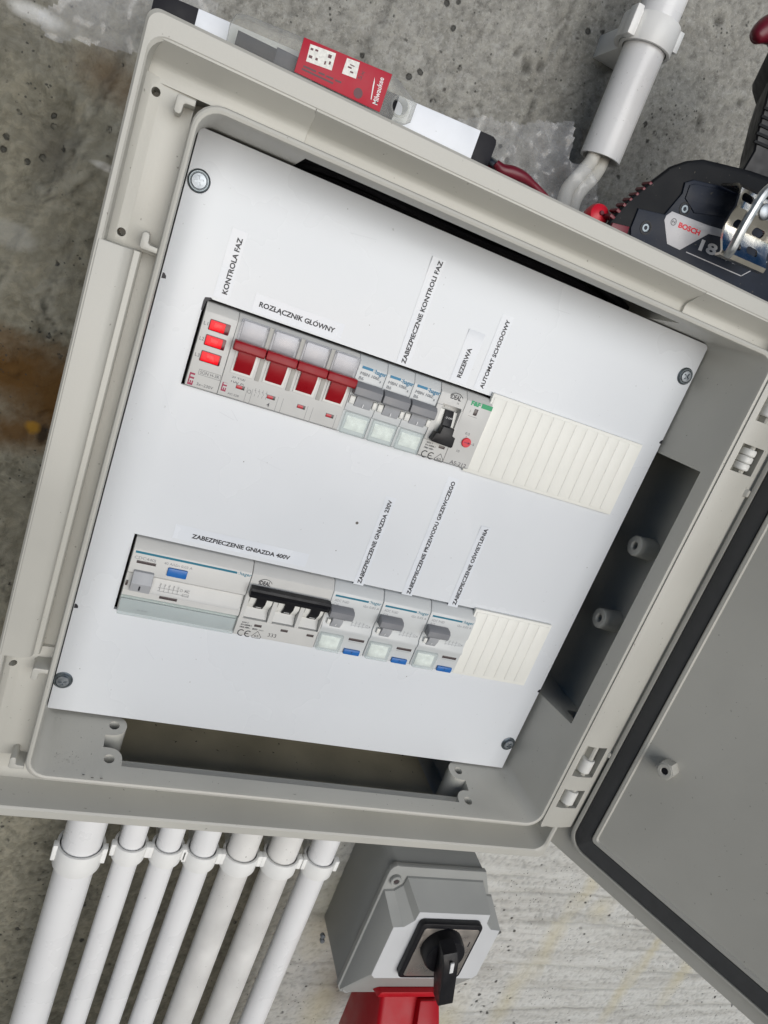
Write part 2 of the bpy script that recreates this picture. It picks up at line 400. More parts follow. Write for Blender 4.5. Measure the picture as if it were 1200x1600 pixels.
    for pts_ in ([(-98, 96), (-102, 60), (-112, 30), (-118, 4)], [(-72, 20), (-84, 4), (-80, -16), (-66, -24)], [(-106, 80), (-96, 70), (-94, 44)], [(-66, 96), (-62, 60), (-60, 30), (-66, 8)], [(-90, -62), (-100, -80), (-96, -104)], [(-84, -160), (-70, -190), (-72, -230)], [(10, -420), (-40, -470), (-90, -540)], [(-10, -400), (-60, -440), (-120, -500)], [(100, 190), (112, 168), (128, 160)], [(140, 172), (150, 160), (156, 148)], [(84, 176), (92, 160), (99, 150)], [(230, 190), (236, 176), (240, 166)]):
        ridge(pts_, 3, -1.6, 0, .9)
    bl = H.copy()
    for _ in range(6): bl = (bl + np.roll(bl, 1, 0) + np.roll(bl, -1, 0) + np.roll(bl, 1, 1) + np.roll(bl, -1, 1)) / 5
    cav = np.clip((bl - H) / .55, 0, 1); proud = np.clip((H - bl) / .6, 0, 1)  # hollows darkened and high spots paled: relief shading put into the colour
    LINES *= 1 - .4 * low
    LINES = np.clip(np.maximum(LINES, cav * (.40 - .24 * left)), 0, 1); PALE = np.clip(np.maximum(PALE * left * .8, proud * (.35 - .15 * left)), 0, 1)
    H = np.clip(H, -9, 9)
    inside = (X > -620) & (X < 1250) & (Y > -960) & (Y < 650)
    Z = WZ + np.where(inside, H, 0)
    n = sh[0] * sh[1]; co_ = np.stack([X.ravel() * .001, -(Z.ravel()) * .001, Y.ravel() * .001], 1).astype(np.float32)
    me = bpy.data.meshes.new('wall'); idx = np.arange(n).reshape(sh)
    q = np.stack([idx[:-1, :-1], idx[:-1, 1:], idx[1:, 1:], idx[1:, :-1]], -1).reshape(-1, 4)
    me.vertices.add(n); me.vertices.foreach_set('co', co_.ravel())
    me.loops.add(q.size); me.loops.foreach_set('vertex_index', q.ravel())
    me.polygons.add(len(q)); me.polygons.foreach_set('loop_start', np.arange(0, q.size, 4)); me.polygons.foreach_set('loop_total', np.full(len(q), 4))
    me.update(); me.validate(); me.polygons.foreach_set('use_smooth', [True] * len(q))
    for nm_, arr in (('grime_relief_shade', LINES), ('rubbed_relief_light', PALE)):
        at_ = me.attributes.new(nm_, 'FLOAT', 'POINT'); at_.data.foreach_set('value', arr.astype(np.float32).ravel())
    o = bpy.data.objects.new('concrete_wall', me); COL.objects.link(o); o.location = (0, 0, LIFT)
    tag(o, kind='structure')
    m = bpy.data.materials.new('weathered concrete'); m.use_nodes = True; me.materials.append(m)
    N = m.node_tree.nodes; L = m.node_tree.links; b = N['Principled BSDF']
    tc = N.new('ShaderNodeTexCoord'); sep = N.new('ShaderNodeSeparateXYZ'); L.new(tc.outputs['Object'], sep.inputs[0])
    def noise(sc, det=6, rough=.6, dist=0., stretch=None):
        t = N.new('ShaderNodeTexNoise'); t.inputs['Scale'].default_value = sc; t.inputs['Detail'].default_value = det
        t.inputs['Roughness'].default_value = rough; t.inputs['Distortion'].default_value = dist
        if stretch:
            mp = N.new('ShaderNodeMapping'); mp.inputs['Scale'].default_value = stretch; L.new(tc.outputs['Object'], mp.inputs[0]); L.new(mp.outputs[0], t.inputs[0])
        else: L.new(tc.outputs['Object'], t.inputs[0])
        return t.outputs[0]
    def rng_(s, a, b_, c=0., d=1.):
        r = N.new('ShaderNodeMapRange'); r.inputs[1].default_value = a; r.inputs[2].default_value = b_; r.inputs[3].default_value = c; r.inputs[4].default_value = d
        L.new(s, r.inputs[0]); return r.outputs[0]
    def ma(op, a, b_):
        q_ = N.new('ShaderNodeMath'); q_.operation = op; q_.use_clamp = False
        for i, s in enumerate((a, b_)):
            if isinstance(s, (int, float)): q_.inputs[i].default_value = s
            else: L.new(s, q_.inputs[i])
        return q_.outputs[0]
    def mixc(f, a, col, fac=1.):
        q_ = N.new('ShaderNodeMix'); q_.data_type = 'RGBA'
        L.new(ma('MULTIPLY', f, fac), q_.inputs['Factor'])
        if isinstance(a, tuple): q_.inputs['A'].default_value = (*a, 1)
        else: L.new(a, q_.inputs['A'])
        q_.inputs['B'].default_value = (*col, 1); return q_.outputs['Result']
    def blob(x, y, rx, ry, soft=.45, dist=.02):
        """irregular stain around (x, y) mm"""
        nz = NZ
        dx = ma('MULTIPLY', ma('SUBTRACT', sep.outputs[0], x * .001), 1000 / rx); dy = ma('MULTIPLY', ma('SUBTRACT', sep.outputs[2], y * .001), 1000 / ry)
        d = ma('SQRT', ma('ADD', ma('MULTIPLY', dx, dx), ma('MULTIPLY', dy, dy)), 0)
        d = ma('ADD', d, ma('MULTIPLY', ma('SUBTRACT', nz, .5), 1.6))
        return rng_(d, 1 + soft * .5, 1 - soft, 0, 1)
    NZ = ma('ADD', ma('MULTIPLY', noise(26, 5, .65), .7), ma('MULTIPLY', noise(110, 6, .8), .3))
    nl = noise(7, 6, .6); nm = noise(40, 6, .65); nf = noise(260, 6, .8)
    c = mixc(rng_(nl, .32, .68), (.27, .265, .24), (.37, .365, .34))
    c = mixc(rng_(nm, .42, .66), c, (.19, .185, .165), .6)
    c = mixc(rng_(nf, .50, .64), c, (.115, .11, .10), .65)
    c = mixc(rng_(noise(620, 3, .8), .52, .66), c, (.50, .50, .47), .40)
    c = mixc(rng_(noise(120, 5, .7, .4), .54, .66), c, (.46, .46, .44), .45)
    # browner concrete left of the box, with its shade also put into the colour
    lf = ma('MULTIPLY', rng_(ma('ADD', sep.outputs[0], ma('MULTIPLY', ma('SUBTRACT', nl, .5), .12)), .02, -.06), rng_(sep.outputs[2], .16, .08))
    pipe_shade = ma('MULTIPLY', rng_(ma('ADD', sep.outputs[0], ma('MULTIPLY', ma('SUBTRACT', nl, .5), .10)), .265, .215), rng_(sep.outputs[2], -.22, -.30))  # darkens the wall behind the lower conduits to paint the shadow between them
    lf = ma('MAXIMUM', lf, pipe_shade)
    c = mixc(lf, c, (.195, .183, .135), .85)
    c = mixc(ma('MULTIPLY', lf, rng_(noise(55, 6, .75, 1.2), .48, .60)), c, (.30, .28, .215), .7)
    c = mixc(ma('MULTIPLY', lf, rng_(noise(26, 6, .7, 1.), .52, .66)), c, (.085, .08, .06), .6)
    # paler board-marked concrete lower right, part of its brightness being painted light
    rr = ma('MULTIPLY', rng_(sep.outputs[0], .20, .36), rng_(sep.outputs[2], -.28, -.40))
    c = mixc(rr, c, (.66, .66, .63), .88)
    c = mixc(ma('MULTIPLY', rr, rng_(noise(18, 6, .7, .6, (.28, 1, 2.2)), .46, .70)), c, (.36, .35, .32), .75)
    c = mixc(ma('MULTIPLY', rr, rng_(noise(60, 5, .7, .3, (.2, 1, 2.5)), .52, .70)), c, (.42, .41, .38), .6)
    def attr(n_):
        q_ = N.new('ShaderNodeAttribute'); q_.attribute_name = n_; return q_.outputs['Fac']
    c = mixc(attr('rubbed_relief_light'), c, (.40, .39, .33), .6)
    c = mixc(attr('grime_relief_shade'), c, (.035, .034, .028), .75)
    for x, y, rx, ry in ((606, -500, 10, 45), (592, -600, 13, 60), (575, -690, 14, 60), (640, -545, 18, 18), (760, -610, 8, 60), (748, -690, 10, 50), (835, -650, 14, 60), (300, -560, 26, 60), (330, -700, 20, 70), (500, -760, 22, 70)):
        c = mixc(blob(x, y, rx, ry, .8), c, (.52, .46, .28), .45)
    for x, y, rx, ry, k in ((-98, -100, 46, 30, 1), (-72, -108, 26, 34, 1), (-92, -142, 24, 14, .9), (-84, 99, 20, 14, .55), (-60, 90, 14, 12, .6), (-110, -76, 20, 9, .5)):
        c = mixc(blob(x, y, rx, ry, .7), c, (.115, .060, .018), k)
    c = mixc(blob(-74, -138, 4, 7, .5), c, (.03, .02, .012), .9); c = mixc(blob(-82, -135, 5, 4, .5), c, (.36, .19, .02), .8)
    c = mixc(blob(-128, 113, 16, 5, .5), c, (.66, .66, .64), .85)
    c = mixc(blob(-118, -12, 15, 8, .3), c, (.36, .36, .33), .5)
    c = mixc(blob(-73, 47, 8, 2.2, .5), c, (.60, .59, .56), .8); c = mixc(blob(-105, 45, 12, 16, .8), c, (.07, .065, .055), .6)
    # dark colour in scattered pits
    vo = N.new('ShaderNodeTexVoronoi'); vo.inputs['Scale'].default_value = 85; L.new(tc.outputs['Object'], vo.inputs[0])
    pit = ma('MULTIPLY', rng_(ma('ADD', vo.outputs[0], ma('MULTIPLY', ma('SUBTRACT', nf, .5), .25)), .20, .13), rng_(noise(19, 5, .7), .53, .58))
    c = mixc(pit, c, (.05, .05, .045), .85)
    vo2 = N.new('ShaderNodeTexVoronoi'); vo2.inputs['Scale'].default_value = 210; L.new(tc.outputs['Object'], vo2.inputs[0])
    c = mixc(ma('MULTIPLY', rng_(ma('ADD', vo2.outputs[0], ma('MULTIPLY', ma('SUBTRACT', nf, .5), .35)), .20, .13), rng_(noise(24, 6, .75), .52, .58)), c, (.05, .05, .045), .85)
    L.new(c, b.inputs['Base Color']); b.inputs['Roughness'].default_value = .9; b.inputs['Specular IOR Level'].default_value = .25
    hh = ma('ADD', ma('MULTIPLY', nm, .5), ma('SUBTRACT', ma('MULTIPLY', nf, .45), ma('MULTIPLY', pit, .6)))
    bp = N.new('ShaderNodeBump'); bp.inputs['Strength'].default_value = 1.0; bp.inputs['Distance'].default_value = .0024
    L.new(hh, bp.inputs['Height']); L.new(bp.outputs[0], b.inputs['Normal'])
wall()
bm = new(); box(bm, -4000, 4200, -1560, -1440, -300, 6000)
g = obj('ground', bm, mat('pale bounce ground', (.45, .44, .41), .85, noise=.15, scale=3), None, (0, -1440, 0), flat=True); tag(g, kind='structure')  # out-of-view ground, added pale to bounce light up onto the undersides

# ================================================================== THE ENCLOSURE
enc = thing('distribution_box', 'large beige plastic electrical enclosure standing open on the concrete wall, with white inner cover', 'electrical box', (140, -300, -110))
bm = new()
loops(bm, [
    (-26, 303, -259, 77, 6, -100), (-26, 306.5, -263.5, 78.4, 7, -5), (-25.7, 316.0, -272.2, 79.4, 9, 38), (-26.4, 316.8, -273.0, 80.2, 10, 39.6),
    (-27.4, 318.2, -274.2, 81.4, 11, 40), (-28.4, 319.4, -275.6, 82.6, 12, 39.6), (-29, 320, -276.4, 83.2, 12, 38.6), (-29.6, 321, -277.4, 83.8, 12, 11),
    (-31, 322.5, -279, 85, 12, 10), (-47, 329, -287.5, 90.5, 8, 10), (-48.5, 330, -289.5, 92.3, 8, 11.5), (-51, 332, -295.5, 96.6, 8, 36), (-51.4, 332.4, -296.4, 97.2, 8, 39), (-52.2, 333.4, -297.6, 98.2, 7, 40),
    (-54, 335.5, -302.5, 105.6, 5, 39.8), (-55, 336.6, -304.0, 107.0, 5, 38.4), (-55.2, 337, -304.4, 107.4, 5, 36), (-55.2, 338, -304.4, 107.4, 5, -16),
    (-49, 338, -298, 101, 14, -19), (-48, 338, -297, 100, 14, -112)])
body = obj('body', bm, M['shell'], enc)
b1 = new()
LB = [(22.8, 28.5), (254.6, 28.5)] + [(254.6, 27)] + arc(262.6, 26, 8., 180, 270, 6) + [(266, 18), (266, 9.2)] + arc(262.6, 1.2, 8., 90, 270, 10)[:1] + arc(262.6, 1.2, 8., 90, 270, 10)[1:] + [(268, -7), (268, -94), (6, -94), (6, -8.3), (15.4, -8.3)] + arc(15.4, -.6, 7.6, -90, 90, 10) + [(11, 7.2), (11, 16.3), (15.4, 16.3)] + arc(15.4, 23.9, 7.4, -90, 0, 6)
prism(b1, LB, -240, -276.2, 'y'); b12 = new(); L2 = []
for q in LB:
    q = (q[0], min(q[1], 16.3))
    if not L2 or abs(q[0] - L2[-1][0]) + abs(q[1] - L2[-1][1]) > .05: L2.append(q)
if abs(L2[0][0] - L2[-1][0]) + abs(L2[0][1] - L2[-1][1]) < .05: L2.pop()
prism(b12, L2, -272, -291.5, 'y')
b2 = new()
prism(b2, [(22.8, 25), (254.6, 25), (254.6, -94), (22.8, -94)], 60, 88.6, 'y'); b22 = new(); prism(b22, [(22.8, 7), (254.6, 7), (254.6, -94), (22.8, -94)], 60, 98.5, 'y')
b3 = new(); prism(b3, [(2.8, 29.5), (2.8, -94), (-193.6, -94), (-193.6, 28)], 298, 333.5, 'x')
holes = []
for x, z in ((15.4, 24.3), (15.4, -.6), (262.6, 26.6), (262.6, 1.2)):
    h = new(); cyl(h, (x, -262, z), (0, -1, 0), 3.1, 24, .1, 20); holes.append(h)
cut(body, [b1, b12, b2, b22, b3] + holes)
rw = random.Random(11)
for k in range(16):                                        # unseen black wiring and backing plate, added to darken the gap above the cover
    yy = 50 + 3.0 * k; zz = -24 - (k * 7) % 22; bm = new()
    tube(bm, spline([(-20 + 14 * (k % 3), yy - 14, zz - 10), (40, yy + rw.uniform(-4, 4), zz), (130, yy + rw.uniform(-5, 5), zz + rw.uniform(-5, 5)), (220, yy + rw.uniform(-4, 4), zz), (292, yy - 20, zz - 12)], 6), 2.9, 8)
    obj('filler_wire', bm, M['black'], enc)
bm = new(); box(bm, -10, 296, -240, 97.5, -62, -58, .5); obj('dark_backing', bm, M['rubber'], enc)
# floor recesses seen on the lock side
bm = new()
prism(bm, [(-54.2, 39.3), (-53, 40.2), (-44, 40.0), (-40.2, 38.9), (-38.6, 37), (-38.4, 35), (-36.0, 34.6), (-35.2, 33.5), (-35, 10), (-54.2, 10)], -199.8, 14.2, 'y', .6)
obj('side_flange', bm, M['shell'], enc)
bm = new(); box(bm, -52, -29.2, -200, 14, -13, 24, .5); obj('gutter_floor', bm, M['shell'], enc)
for y0, y1 in ((14, 85), (-271, -199)):
    bm = new(); prism(bm, [(-53.5, 36), (-51.5, 33), (-48, 29.5), (-43, 27.6), (-38, 27.2), (-29.2, 26.4), (-29.2, -10), (-53.5, -10)], y0, y1, 'y', .3)
    o = obj('latch_recess', bm, M['shell'], enc)
    hs = []
    for x, y in ((-45.6, 79.0), (-45.8, 19.3), (-47.2, -210.6), (-47.3, -261.0)):
        if y0 < y < y1: h = new(); cyl(h, (x, y, 15), (0, 0, 1), 1.9, 20, .1, 20); hs.append(h)
    cut(o, hs)
WEB = [(83, 26.2), (88.2, 26.2), (89.8, 27.0), (91.2, 29), (96.0, 38.2), (97.0, 39.6), (98.5, 39.6), (98.5, 5), (83, 5)]
bm = new(); prism(bm, WEB, 19, 251, 'x', .2); obj('gutter_web', bm, M['shell'], enc)
for x0_, x1_ in ((-53.6, 20), (250, 330)):
    bm = new(); prism(bm, [(a, b + (2.2 if 20 < b < 37 else 0)) for a, b in WEB], x0_, x1_, 'x', .5); obj('corner_web', bm, M['shell'], enc)
bm = new(); prism(bm, [(-277.4, 18), (-286, 18), (-289.5, 19), (-291.8, 21), (-293.4, 24), (-294, 16.9), (-277.4, 16.9)], -50, 331, 'x', .2); obj('lower_gutter', bm, M['shell'], enc)
def hook(y, flip):
    bm = new(); s = -1 if flip else 1
    P = [(-29, y), (-36, y), (-36.9, y + .9 * s), (-36.9, y + 6.6 * s), (-36, y + 7.6 * s), (-34.4, y + 7.6 * s), (-33.6, y + 6.6 * s), (-33.4, y + 3.4 * s), (-32.6, y + 2.8 * s), (-29, y + 2.6 * s)]
    prism(bm, P, 20, 38.5, 'z', .7); obj('lock_hook', bm, M['shell'], enc)
hook(81, True); hook(15.8, False); hook(-205.6, True); hook(-271.5, False)
# bosses inside the right-hand recess
for y in (-62.2, -120.8):
    bm = new(); lathe(bm, (334, y, .6), (-1, 0, 0), [(7.9, 0), (7.3, 15.6), (6.7, 16.2), (3.4, 16.2), (2.6, 15.4), (2.4, 5), (0, 5)], 28)
    obj('fixing_boss', bm, M['shell'], enc)
# hinge side: strip with two-pocket hinges, right of the rim
bm = new()
prism(bm, [(318.6, 40.6), (328.5, 41.6), (330.5, 41.0), (344.5, 38.0), (347.6, 36.4), (347.6, 33.5), (318.6, 33.5)], 130, 130.01, 'y')
bm.free(); bm = new()
PX = [(318.9, 40.9), (327.5, 42.2), (336.5, 41.6), (345.5, 40.2), (349.2, 38.6), (349.2, 36.2), (318.9, 30.5)]
prism(bm, PX, -272.5, 97, 'y', .5)
strip = obj('hinge_strip', bm, M['shell'], enc)
cuts = []
for y0, y1 in ((-226.5, -200.5), (-254.5, -238.5), (11, 29), (44, 66)):
    c_ = new(); box(c_, 323.0, 341.5, y0, y1, 34, 50, .0); cuts.append(c_)
cut(strip, cuts)
for y0, y1 in ((-224, -213), (-252.5, -241.0), (13, 27), (48, 64)):
    nk = 3 if 12 < y0 < 14 else 1
    for k in range(nk):
        bm = new(); hk = (y1 - y0) / nk; a = y0 + hk * k
        lathe(bm, (333.5, a + .15, 37.2), (0, 1, 0), [(0, 0), (4.5, 0), (5.1, .7), (5.1, hk - 1.0), (4.5, hk - .3), (0, hk - .3)], 24); obj('hinge_knuckle', bm, M['devlight'], enc)
bm = new(); prism(bm, [(318.5, -270), (324, -270), (325.5, -266), (327, -266), (327, -268), (326, -272.6), (319.5, -274)], 34, 41.2, 'z', .5); obj('hinge_catch', bm, M['shell'], enc)
bm = new(); box(bm, 23.4, 253.8, -291.5, -291.2, -90, 15.6, 0); obj('recess_floor', bm, mat('tan plastic', (.50, .445, .31), .7, noise=.25, scale=22, specks=.5), enc, flat=True)  # brownish tan sheet on the recess floor
# the inner cover
bm = new(); P = [(-25.2, 77.2), (305.4, 77.6), (303.2, -262.2), (-25.2, -261.2)]
prism(bm, P[::-1], -8, -5, 'z', .35)
pan = obj('inner_cover', bm, M['panel'], enc)
RX, RY = -3.0, -140.0                                     # second row's offset
c1 = new(); box(c1, -1.5, 176.5, -46.0, 1.7, -20, 5); c2 = new(); box(c2, RX - .5, RX + 229, RY - 46.8, RY + 3.0, -20, 5)
cut(pan, [c1, c2])
for x, y, a in ((-19.2, 53.7, 20), (298.4, 54.7, 60), (298.0, -239.6, 50), (-20.5, -240.1, 100)):
    bm = new(); lathe(bm, (x, y, -5), (0, 0, 1), [(0, 0), (5.6, 0), (5.6, .5), (5.2, .8), (4.7, 1.3), (4.3, 1.3), (4.1, .9), (0, .9)], 36)
    wsh = obj('washer', bm, M['zincdark'], pan)
    bm = new(); lathe(bm, (x, y, -4.2), (0, 0, 1), [(0, 0), (3.9, 0), (3.9, .7), (3.5, 1.15), (0, 1.35)], 28)
    sc = obj('screw', bm, M['zinc'], pan)
    c3 = new(); box(c3, x - 2.3, x + 2.3, y - .5, y + .5, -3.9, 0); bmesh.ops.rotate(c3, cent=(x, y, 0), matrix=Matrix.Rotation(math.radians(a), 3, 'Z'), verts=c3.verts)
    c4 = new(); box(c4, x - .5, x + .5, y - 2.3, y + 2.3, -3.9, 0); bmesh.ops.rotate(c4, cent=(x, y, 0), matrix=Matrix.Rotation(math.radians(a), 3, 'Z'), verts=c4.verts)
    cut(sc, [c3, c4])
bm = new()
for x, y, sx in ((-24.3, 4.8, 1), (305, 10.0, -1), (303.6, -190.8, -1), (-24.6, -189.5, 1)):
    quad(bm, [(x - .3 * sx, y - 1.3), (x + 1.9 * sx, y - 1.0), (x + 1.7 * sx, y + .4), (x + .7 * sx, y + 1.5), (x - .3 * sx, y + 1.6)], -4.93)
quad(bm, [(-.4, -.2), (2.2, 1.9), (1.2, 2.4), (-1.6, 1.6), (-2.0, -.6), (-1.9, -5.2), (-1.0, -5.4)], -4.9)
obj('marker_strokes', bm, M['ink'], pan, flat=True)['kind'] = 'stuff'
bm = new()
for (x0, y0), (x1, y1) in (((22, -55), (31, -57)), ((28, -52), (33, -57)), ((60, 58), (75, 60)), ((190, 62), (202, 63)), ((20, -208), (27, -216)), ((50, -75), (66, -78)), ((230, -60), (233, -40)), ((90, -215), (91, -214))):
    quad(bm, [(x0, y0), (x1, y1 - .16), (x1 + .2, y1), (x0, y0 + .2)], -4.94)
obj('scratches', bm, mat('dull scratch', (.55, .57, .60), .6), pan, flat=True)['kind'] = 'stuff'
bm = new()
rng = random.Random(3)
for _ in range(26):
    x, y, r = rng.uniform(-20, 300), rng.uniform(-250, 70), rng.uniform(.12, .4)
    quad(bm, [(x + r * math.cos(t) * rng.uniform(.6, 1.2), y + r * math.sin(t)) for t in (0, 1, 2, 3.1, 4.2, 5.2)], -4.935)
quad(bm, [(121 + 1. * math.cos(t), -98 + 1. * math.sin(t)) for t in [i * .785 for i in range(8)]], -4.932)
obj('dust_specks', bm, mat('dark dust', (.12, .11, .10), .8), pan, flat=True)['kind'] = 'stuff'
# swarf and drilling dust lying on the bottom wall
bm = new()
for _ in range(190):
    k = rng.random()
    x, z = (rng.gauss(-8, 4), rng.gauss(26, 3)) if k < .4 else (rng.gauss(10, 8), rng.gauss(10, 7)) if k < .6 else (rng.uniform(-20, 300), rng.uniform(29, 37)) if k < .75 else (rng.gauss(-19, 3), rng.gauss(0, 1.5))
    if 6 < x < 268 and z < 29: continue
    y = -263.9 - .202 * (z + 5); a = rng.uniform(.15, .6); t = rng.uniform(0, 3.1)
    d1 = Vector((math.cos(t), 0, math.sin(t))) * a; d2 = Vector((-math.sin(t), 0, math.cos(t))) * a * rng.uniform(.25, .8); p = Vector((x, y + .22, z))
    bm.faces.new([bm.verts.new(q) for q in (p - d1 - d2, p + d1 - d2 + Vector((0, rng.uniform(0, .5), 0)), p + d1 + d2, p - d1 + d2)])
for x, z in ((2, 36.5), (7, 38.2), (12, 38), (130, 35)):
    bm.faces.new([bm.verts.new(q) for q in ((x, -272.0, z), (x + 1.5, -272.0, z), (x + 1.5, -271.6, z + 1), (x, -271.6, z + 1))])
for _ in range(60):
    x, z = rng.uniform(10, 262), rng.uniform(-60, 24); a = rng.uniform(.3, 1.3); t = rng.uniform(0, 3.1)
    d1 = Vector((math.cos(t), 0, math.sin(t))) * a; d2 = Vector((-math.sin(t), 0, math.cos(t))) * a * .35; p = Vector((x, -291.2, z))
    bm.faces.new([bm.verts.new(q) for q in (p - d1 - d2, p + d1 - d2, p + d1 + d2 + Vector((0, .5, 0)), p - d1 + d2)])
o = obj('drilling_dust', bm, mat('dark swarf', (.09, .085, .075), .8), enc, flat=True); o['kind'] = 'stuff'

# the door, open past square, hinged on the right
A = math.radians(61.6); DD = Vector((math.cos(A), 0, math.sin(A))); DN = Vector((-math.sin(A), 0, math.cos(A))); DQ = Vector((339, 0, 17))
def door_map(bm):
    for q in bm.verts: s, y, o_ = q.co; q.co = DQ + DD * s + DN * o_ + Vector((0, y, 0))
    bmesh.ops.recalc_face_normals(bm, faces=bm.faces)
def drect(L):
    bm = new(); loops(bm, L); return bm
SX = 388.
# tray: outside face behind (negative offset), inner face with gasket channel and raised plate
bm = drect([(0, SX, -297, 108, 14, -26), (0, SX, -297, 108, 14, -1), (.7, SX - .7, -296.3, 107.3, 13, 0), (25.2, SX - 26, -284.6, 95, 12, 0), (25.6, SX - 26.4, -284.2, 94.6, 12, 5.0), (26.2, SX - 27, -283.8, 94, 12, 5.4), (28.2, SX - 29, -282.6, 92.4, 11, 5.4), (28.6, SX - 29.4, -282.4, 92.2, 11, .6),
            (40.4, SX - 41, -269.6, 80, 3.5, .6), (40.6, SX - 41.2, -269.4, 79.8, 3, 5.4), (41.4, SX - 42, -268.6, 79, 3, 6.4), (43.6, SX - 44, -266.8, 77, 3, 6.4), (44.4, SX - 45, -266.0, 76.4, 2.5, 4.6)])
door_map(bm); door = obj('door', bm, M['shell'], enc)
bm = drect([(28.7, SX - 29.5, -282.3, 92.1, 11, .8), (28.8, SX - 29.6, -282.2, 92, 11, 4.4), (29.8, SX - 30.4, -281.4, 91.2, 10, 5.0), (39.4, SX - 40, -270.4, 80.8, 4, 5.0), (40.2, SX - 40.8, -269.8, 80.2, 3.6, 4.4), (40.3, SX - 40.9, -269.7, 80.1, 3.6, .8)])
bm2 = new()  # as an open ring, not a slab
bm.free()
def ring(L):
    b_ = new(); loops(b_, L, closed=True); return b_
bm = ring([(28.7, SX - 29.5, -282.3, 92.1, 11, .8), (28.8, SX - 29.6, -282.2, 92, 11, 4.4), (29.8, SX - 30.4, -281.4, 91.2, 10, 5.0), (39.4, SX - 40, -270.4, 80.8, 4, 5.0), (40.2, SX - 40.8, -269.8, 80.2, 3.6, 4.4), (40.3, SX - 40.9, -269.7, 80.1, 3.6, .8)])
bm2.free(); door_map(bm); obj('gasket', bm, M['rubber'], door)
bm = new(); hx = [(62.5 + 6.2 * math.cos(math.radians(a)), -186 + 6.2 * math.sin(math.radians(a))) for a in range(10, 370, 60)]
prism(bm, hx, 4.4, 14.5, 'z', .4); lathe(bm, (62.5, -186, 14.5), (0, 0, 1), [(4.6, -.2), (4.6, .7), (2.6, .7), (2.2, .2), (2.2, -6), (0, -6)], 28)
door_map(bm); obj('screw_boss', bm, M['shell'], door)
bm = new(); cyl(bm, (62.5, -186, 9.0), (0, 0, 1), 2.15, 5.9, .05, 20); door_map(bm); obj('screw_hole', bm, M['black'], door)
bm = new(); box(bm, 22.5, 25.4, -206, 90, 0, 3.2, .6); box(bm, 17, 25.4, -208, -204, 0, 6, .8); box(bm, 13, 25.4, -2, 3, 0, 8, 1)
door_map(bm); obj('stiffening_rib', bm, M['shell'], door)

# ================================================================== STICKERS
def sticker(base, x0, x1, y0, y1, txt, tx, ty, wd, ht, rot, label, curl=0., tilt=0.):
    bm = new(); nx, ny = (10, 2) if rot == 0 else (2, 12)
    gv = [[None] * (nx + 1) for _ in range(ny + 1)]
    for j in range(ny + 1):
        for i in range(nx + 1):
            u, q = i / nx, j / ny; e = (max(0, q - .8) / .2) if rot else (max(0, u - .85) / .15)
            cx = x0 + (x1 - x0) * u; cy = y0 + (y1 - y0) * q
            gv[j][i] = bm.verts.new((cx - tilt * (cy - y0), cy + (tilt * (cx - x0) if not rot else 0), -4.86 + curl * e * e + .03 * math.sin(7 * u + 5 * q)))
    for j in range(ny):
        for i in range(nx): bm.faces.new((gv[j][i], gv[j][i + 1], gv[j + 1][i + 1], gv[j + 1][i]))
    o = obj('label_strip', bm, M['sticker'], None, ((x0 + x1) / 2, (y0 + y1) / 2, -4.9))
    tag(o, label, 'label', 'printed name strips stuck on the white cover')
    bm = new(); text(bm, txt, tx + .12 if rot else tx, ty - (0 if rot else .12), wd, ht * 1.1, -4.78, rot, .032)
    for q_ in bm.verts:
        u, q = (q_.co.x - x0) / (x1 - x0), (q_.co.y - y0) / (y1 - y0); e = (max(0, q - .8) / .2) if rot else (max(0, u - .85) / .15)
        q_.co.z = -4.74 + curl * e * e * 1.03 + .05 * (e > 0)
    obj('lettering', bm, M['ink'], o, flat=True)
    return o
sticker(0, 2.0, 10.2, 3.6, 39.2, 'KONTROLA FAZ', 8.35, 6.3, 29.2, 2.35, 90, 'short upright label strip reading KONTROLA FAZ above the three red lamps', .2)
sticker(0, 22.6, 73.6, 2.6, 12.4, 'ROZŁĄCZNIK GŁÓWNY', 25.9, 6.35, 43.2, 2.35, 0, 'level label strip reading ROZŁĄCZNIK GŁÓWNY above the red main switch')
sticker(0, 109.0, 117.2, 1.9, 63.4, 'ZABEZPIECZNIE KONTROLI FAZ', 114.4, 2.9, 59.6, 2.35, 90, 'long upright label strip reading ZABEZPIECZNIE KONTROLI FAZ above the grey breakers', .9, .02)
sticker(0, 144.2, 155.0, 3.0, 34.2, 'REZERWA', 150.3, 5.9, 18.2, 2.4, 90, 'upright label strip reading REZERWA above the single black breaker', .5)
sticker(0, 160.6, 168.4, 3.0, 48.8, 'AUTOMAT SCHODOWY', 166.6, 4.2, 42.5, 2.2, 90, 'upright label strip reading AUTOMAT SCHODOWY above the timer with a red dial')
sticker(0, 17.0, 98.8, -134.4, -125.4, 'ZABEZPIECZENIE GNIAZDA 400V', 27.5, -131.75, 60.2, 2.35, 0, 'long level label strip reading ZABEZPIECZENIE GNIAZDA 400V above the wide lower device')
sticker(0, 132.9, 139.9, -138.2, -76.2, 'ZABEZPIECZENIE GNIAZDA 230V', 137.75, -137.1, 58.8, 2.35, 90, 'upright label strip reading ZABEZPIECZENIE GNIAZDA 230V in the lower half of the cover')
sticker(0, 167.4, 175.1, -138.0, -53.3, 'ZABEZPIECZENIE PRZEWODU GRZEWCZEGO', 173.1, -137.1, 81.4, 2.3, 90, 'longest upright label strip reading ZABEZPIECZENIE PRZEWODU GRZEWCZEGO')
sticker(0, 202.6, 210.2, -139.1, -78.7, 'ZABEZPIECZENIE OŚWIETLENIA', 208.1, -137.6, 57.8, 2.35, 90, 'upright label strip reading ZABEZPIECZENIE OŚWIETLENIA beside the lower blank cover', .3)

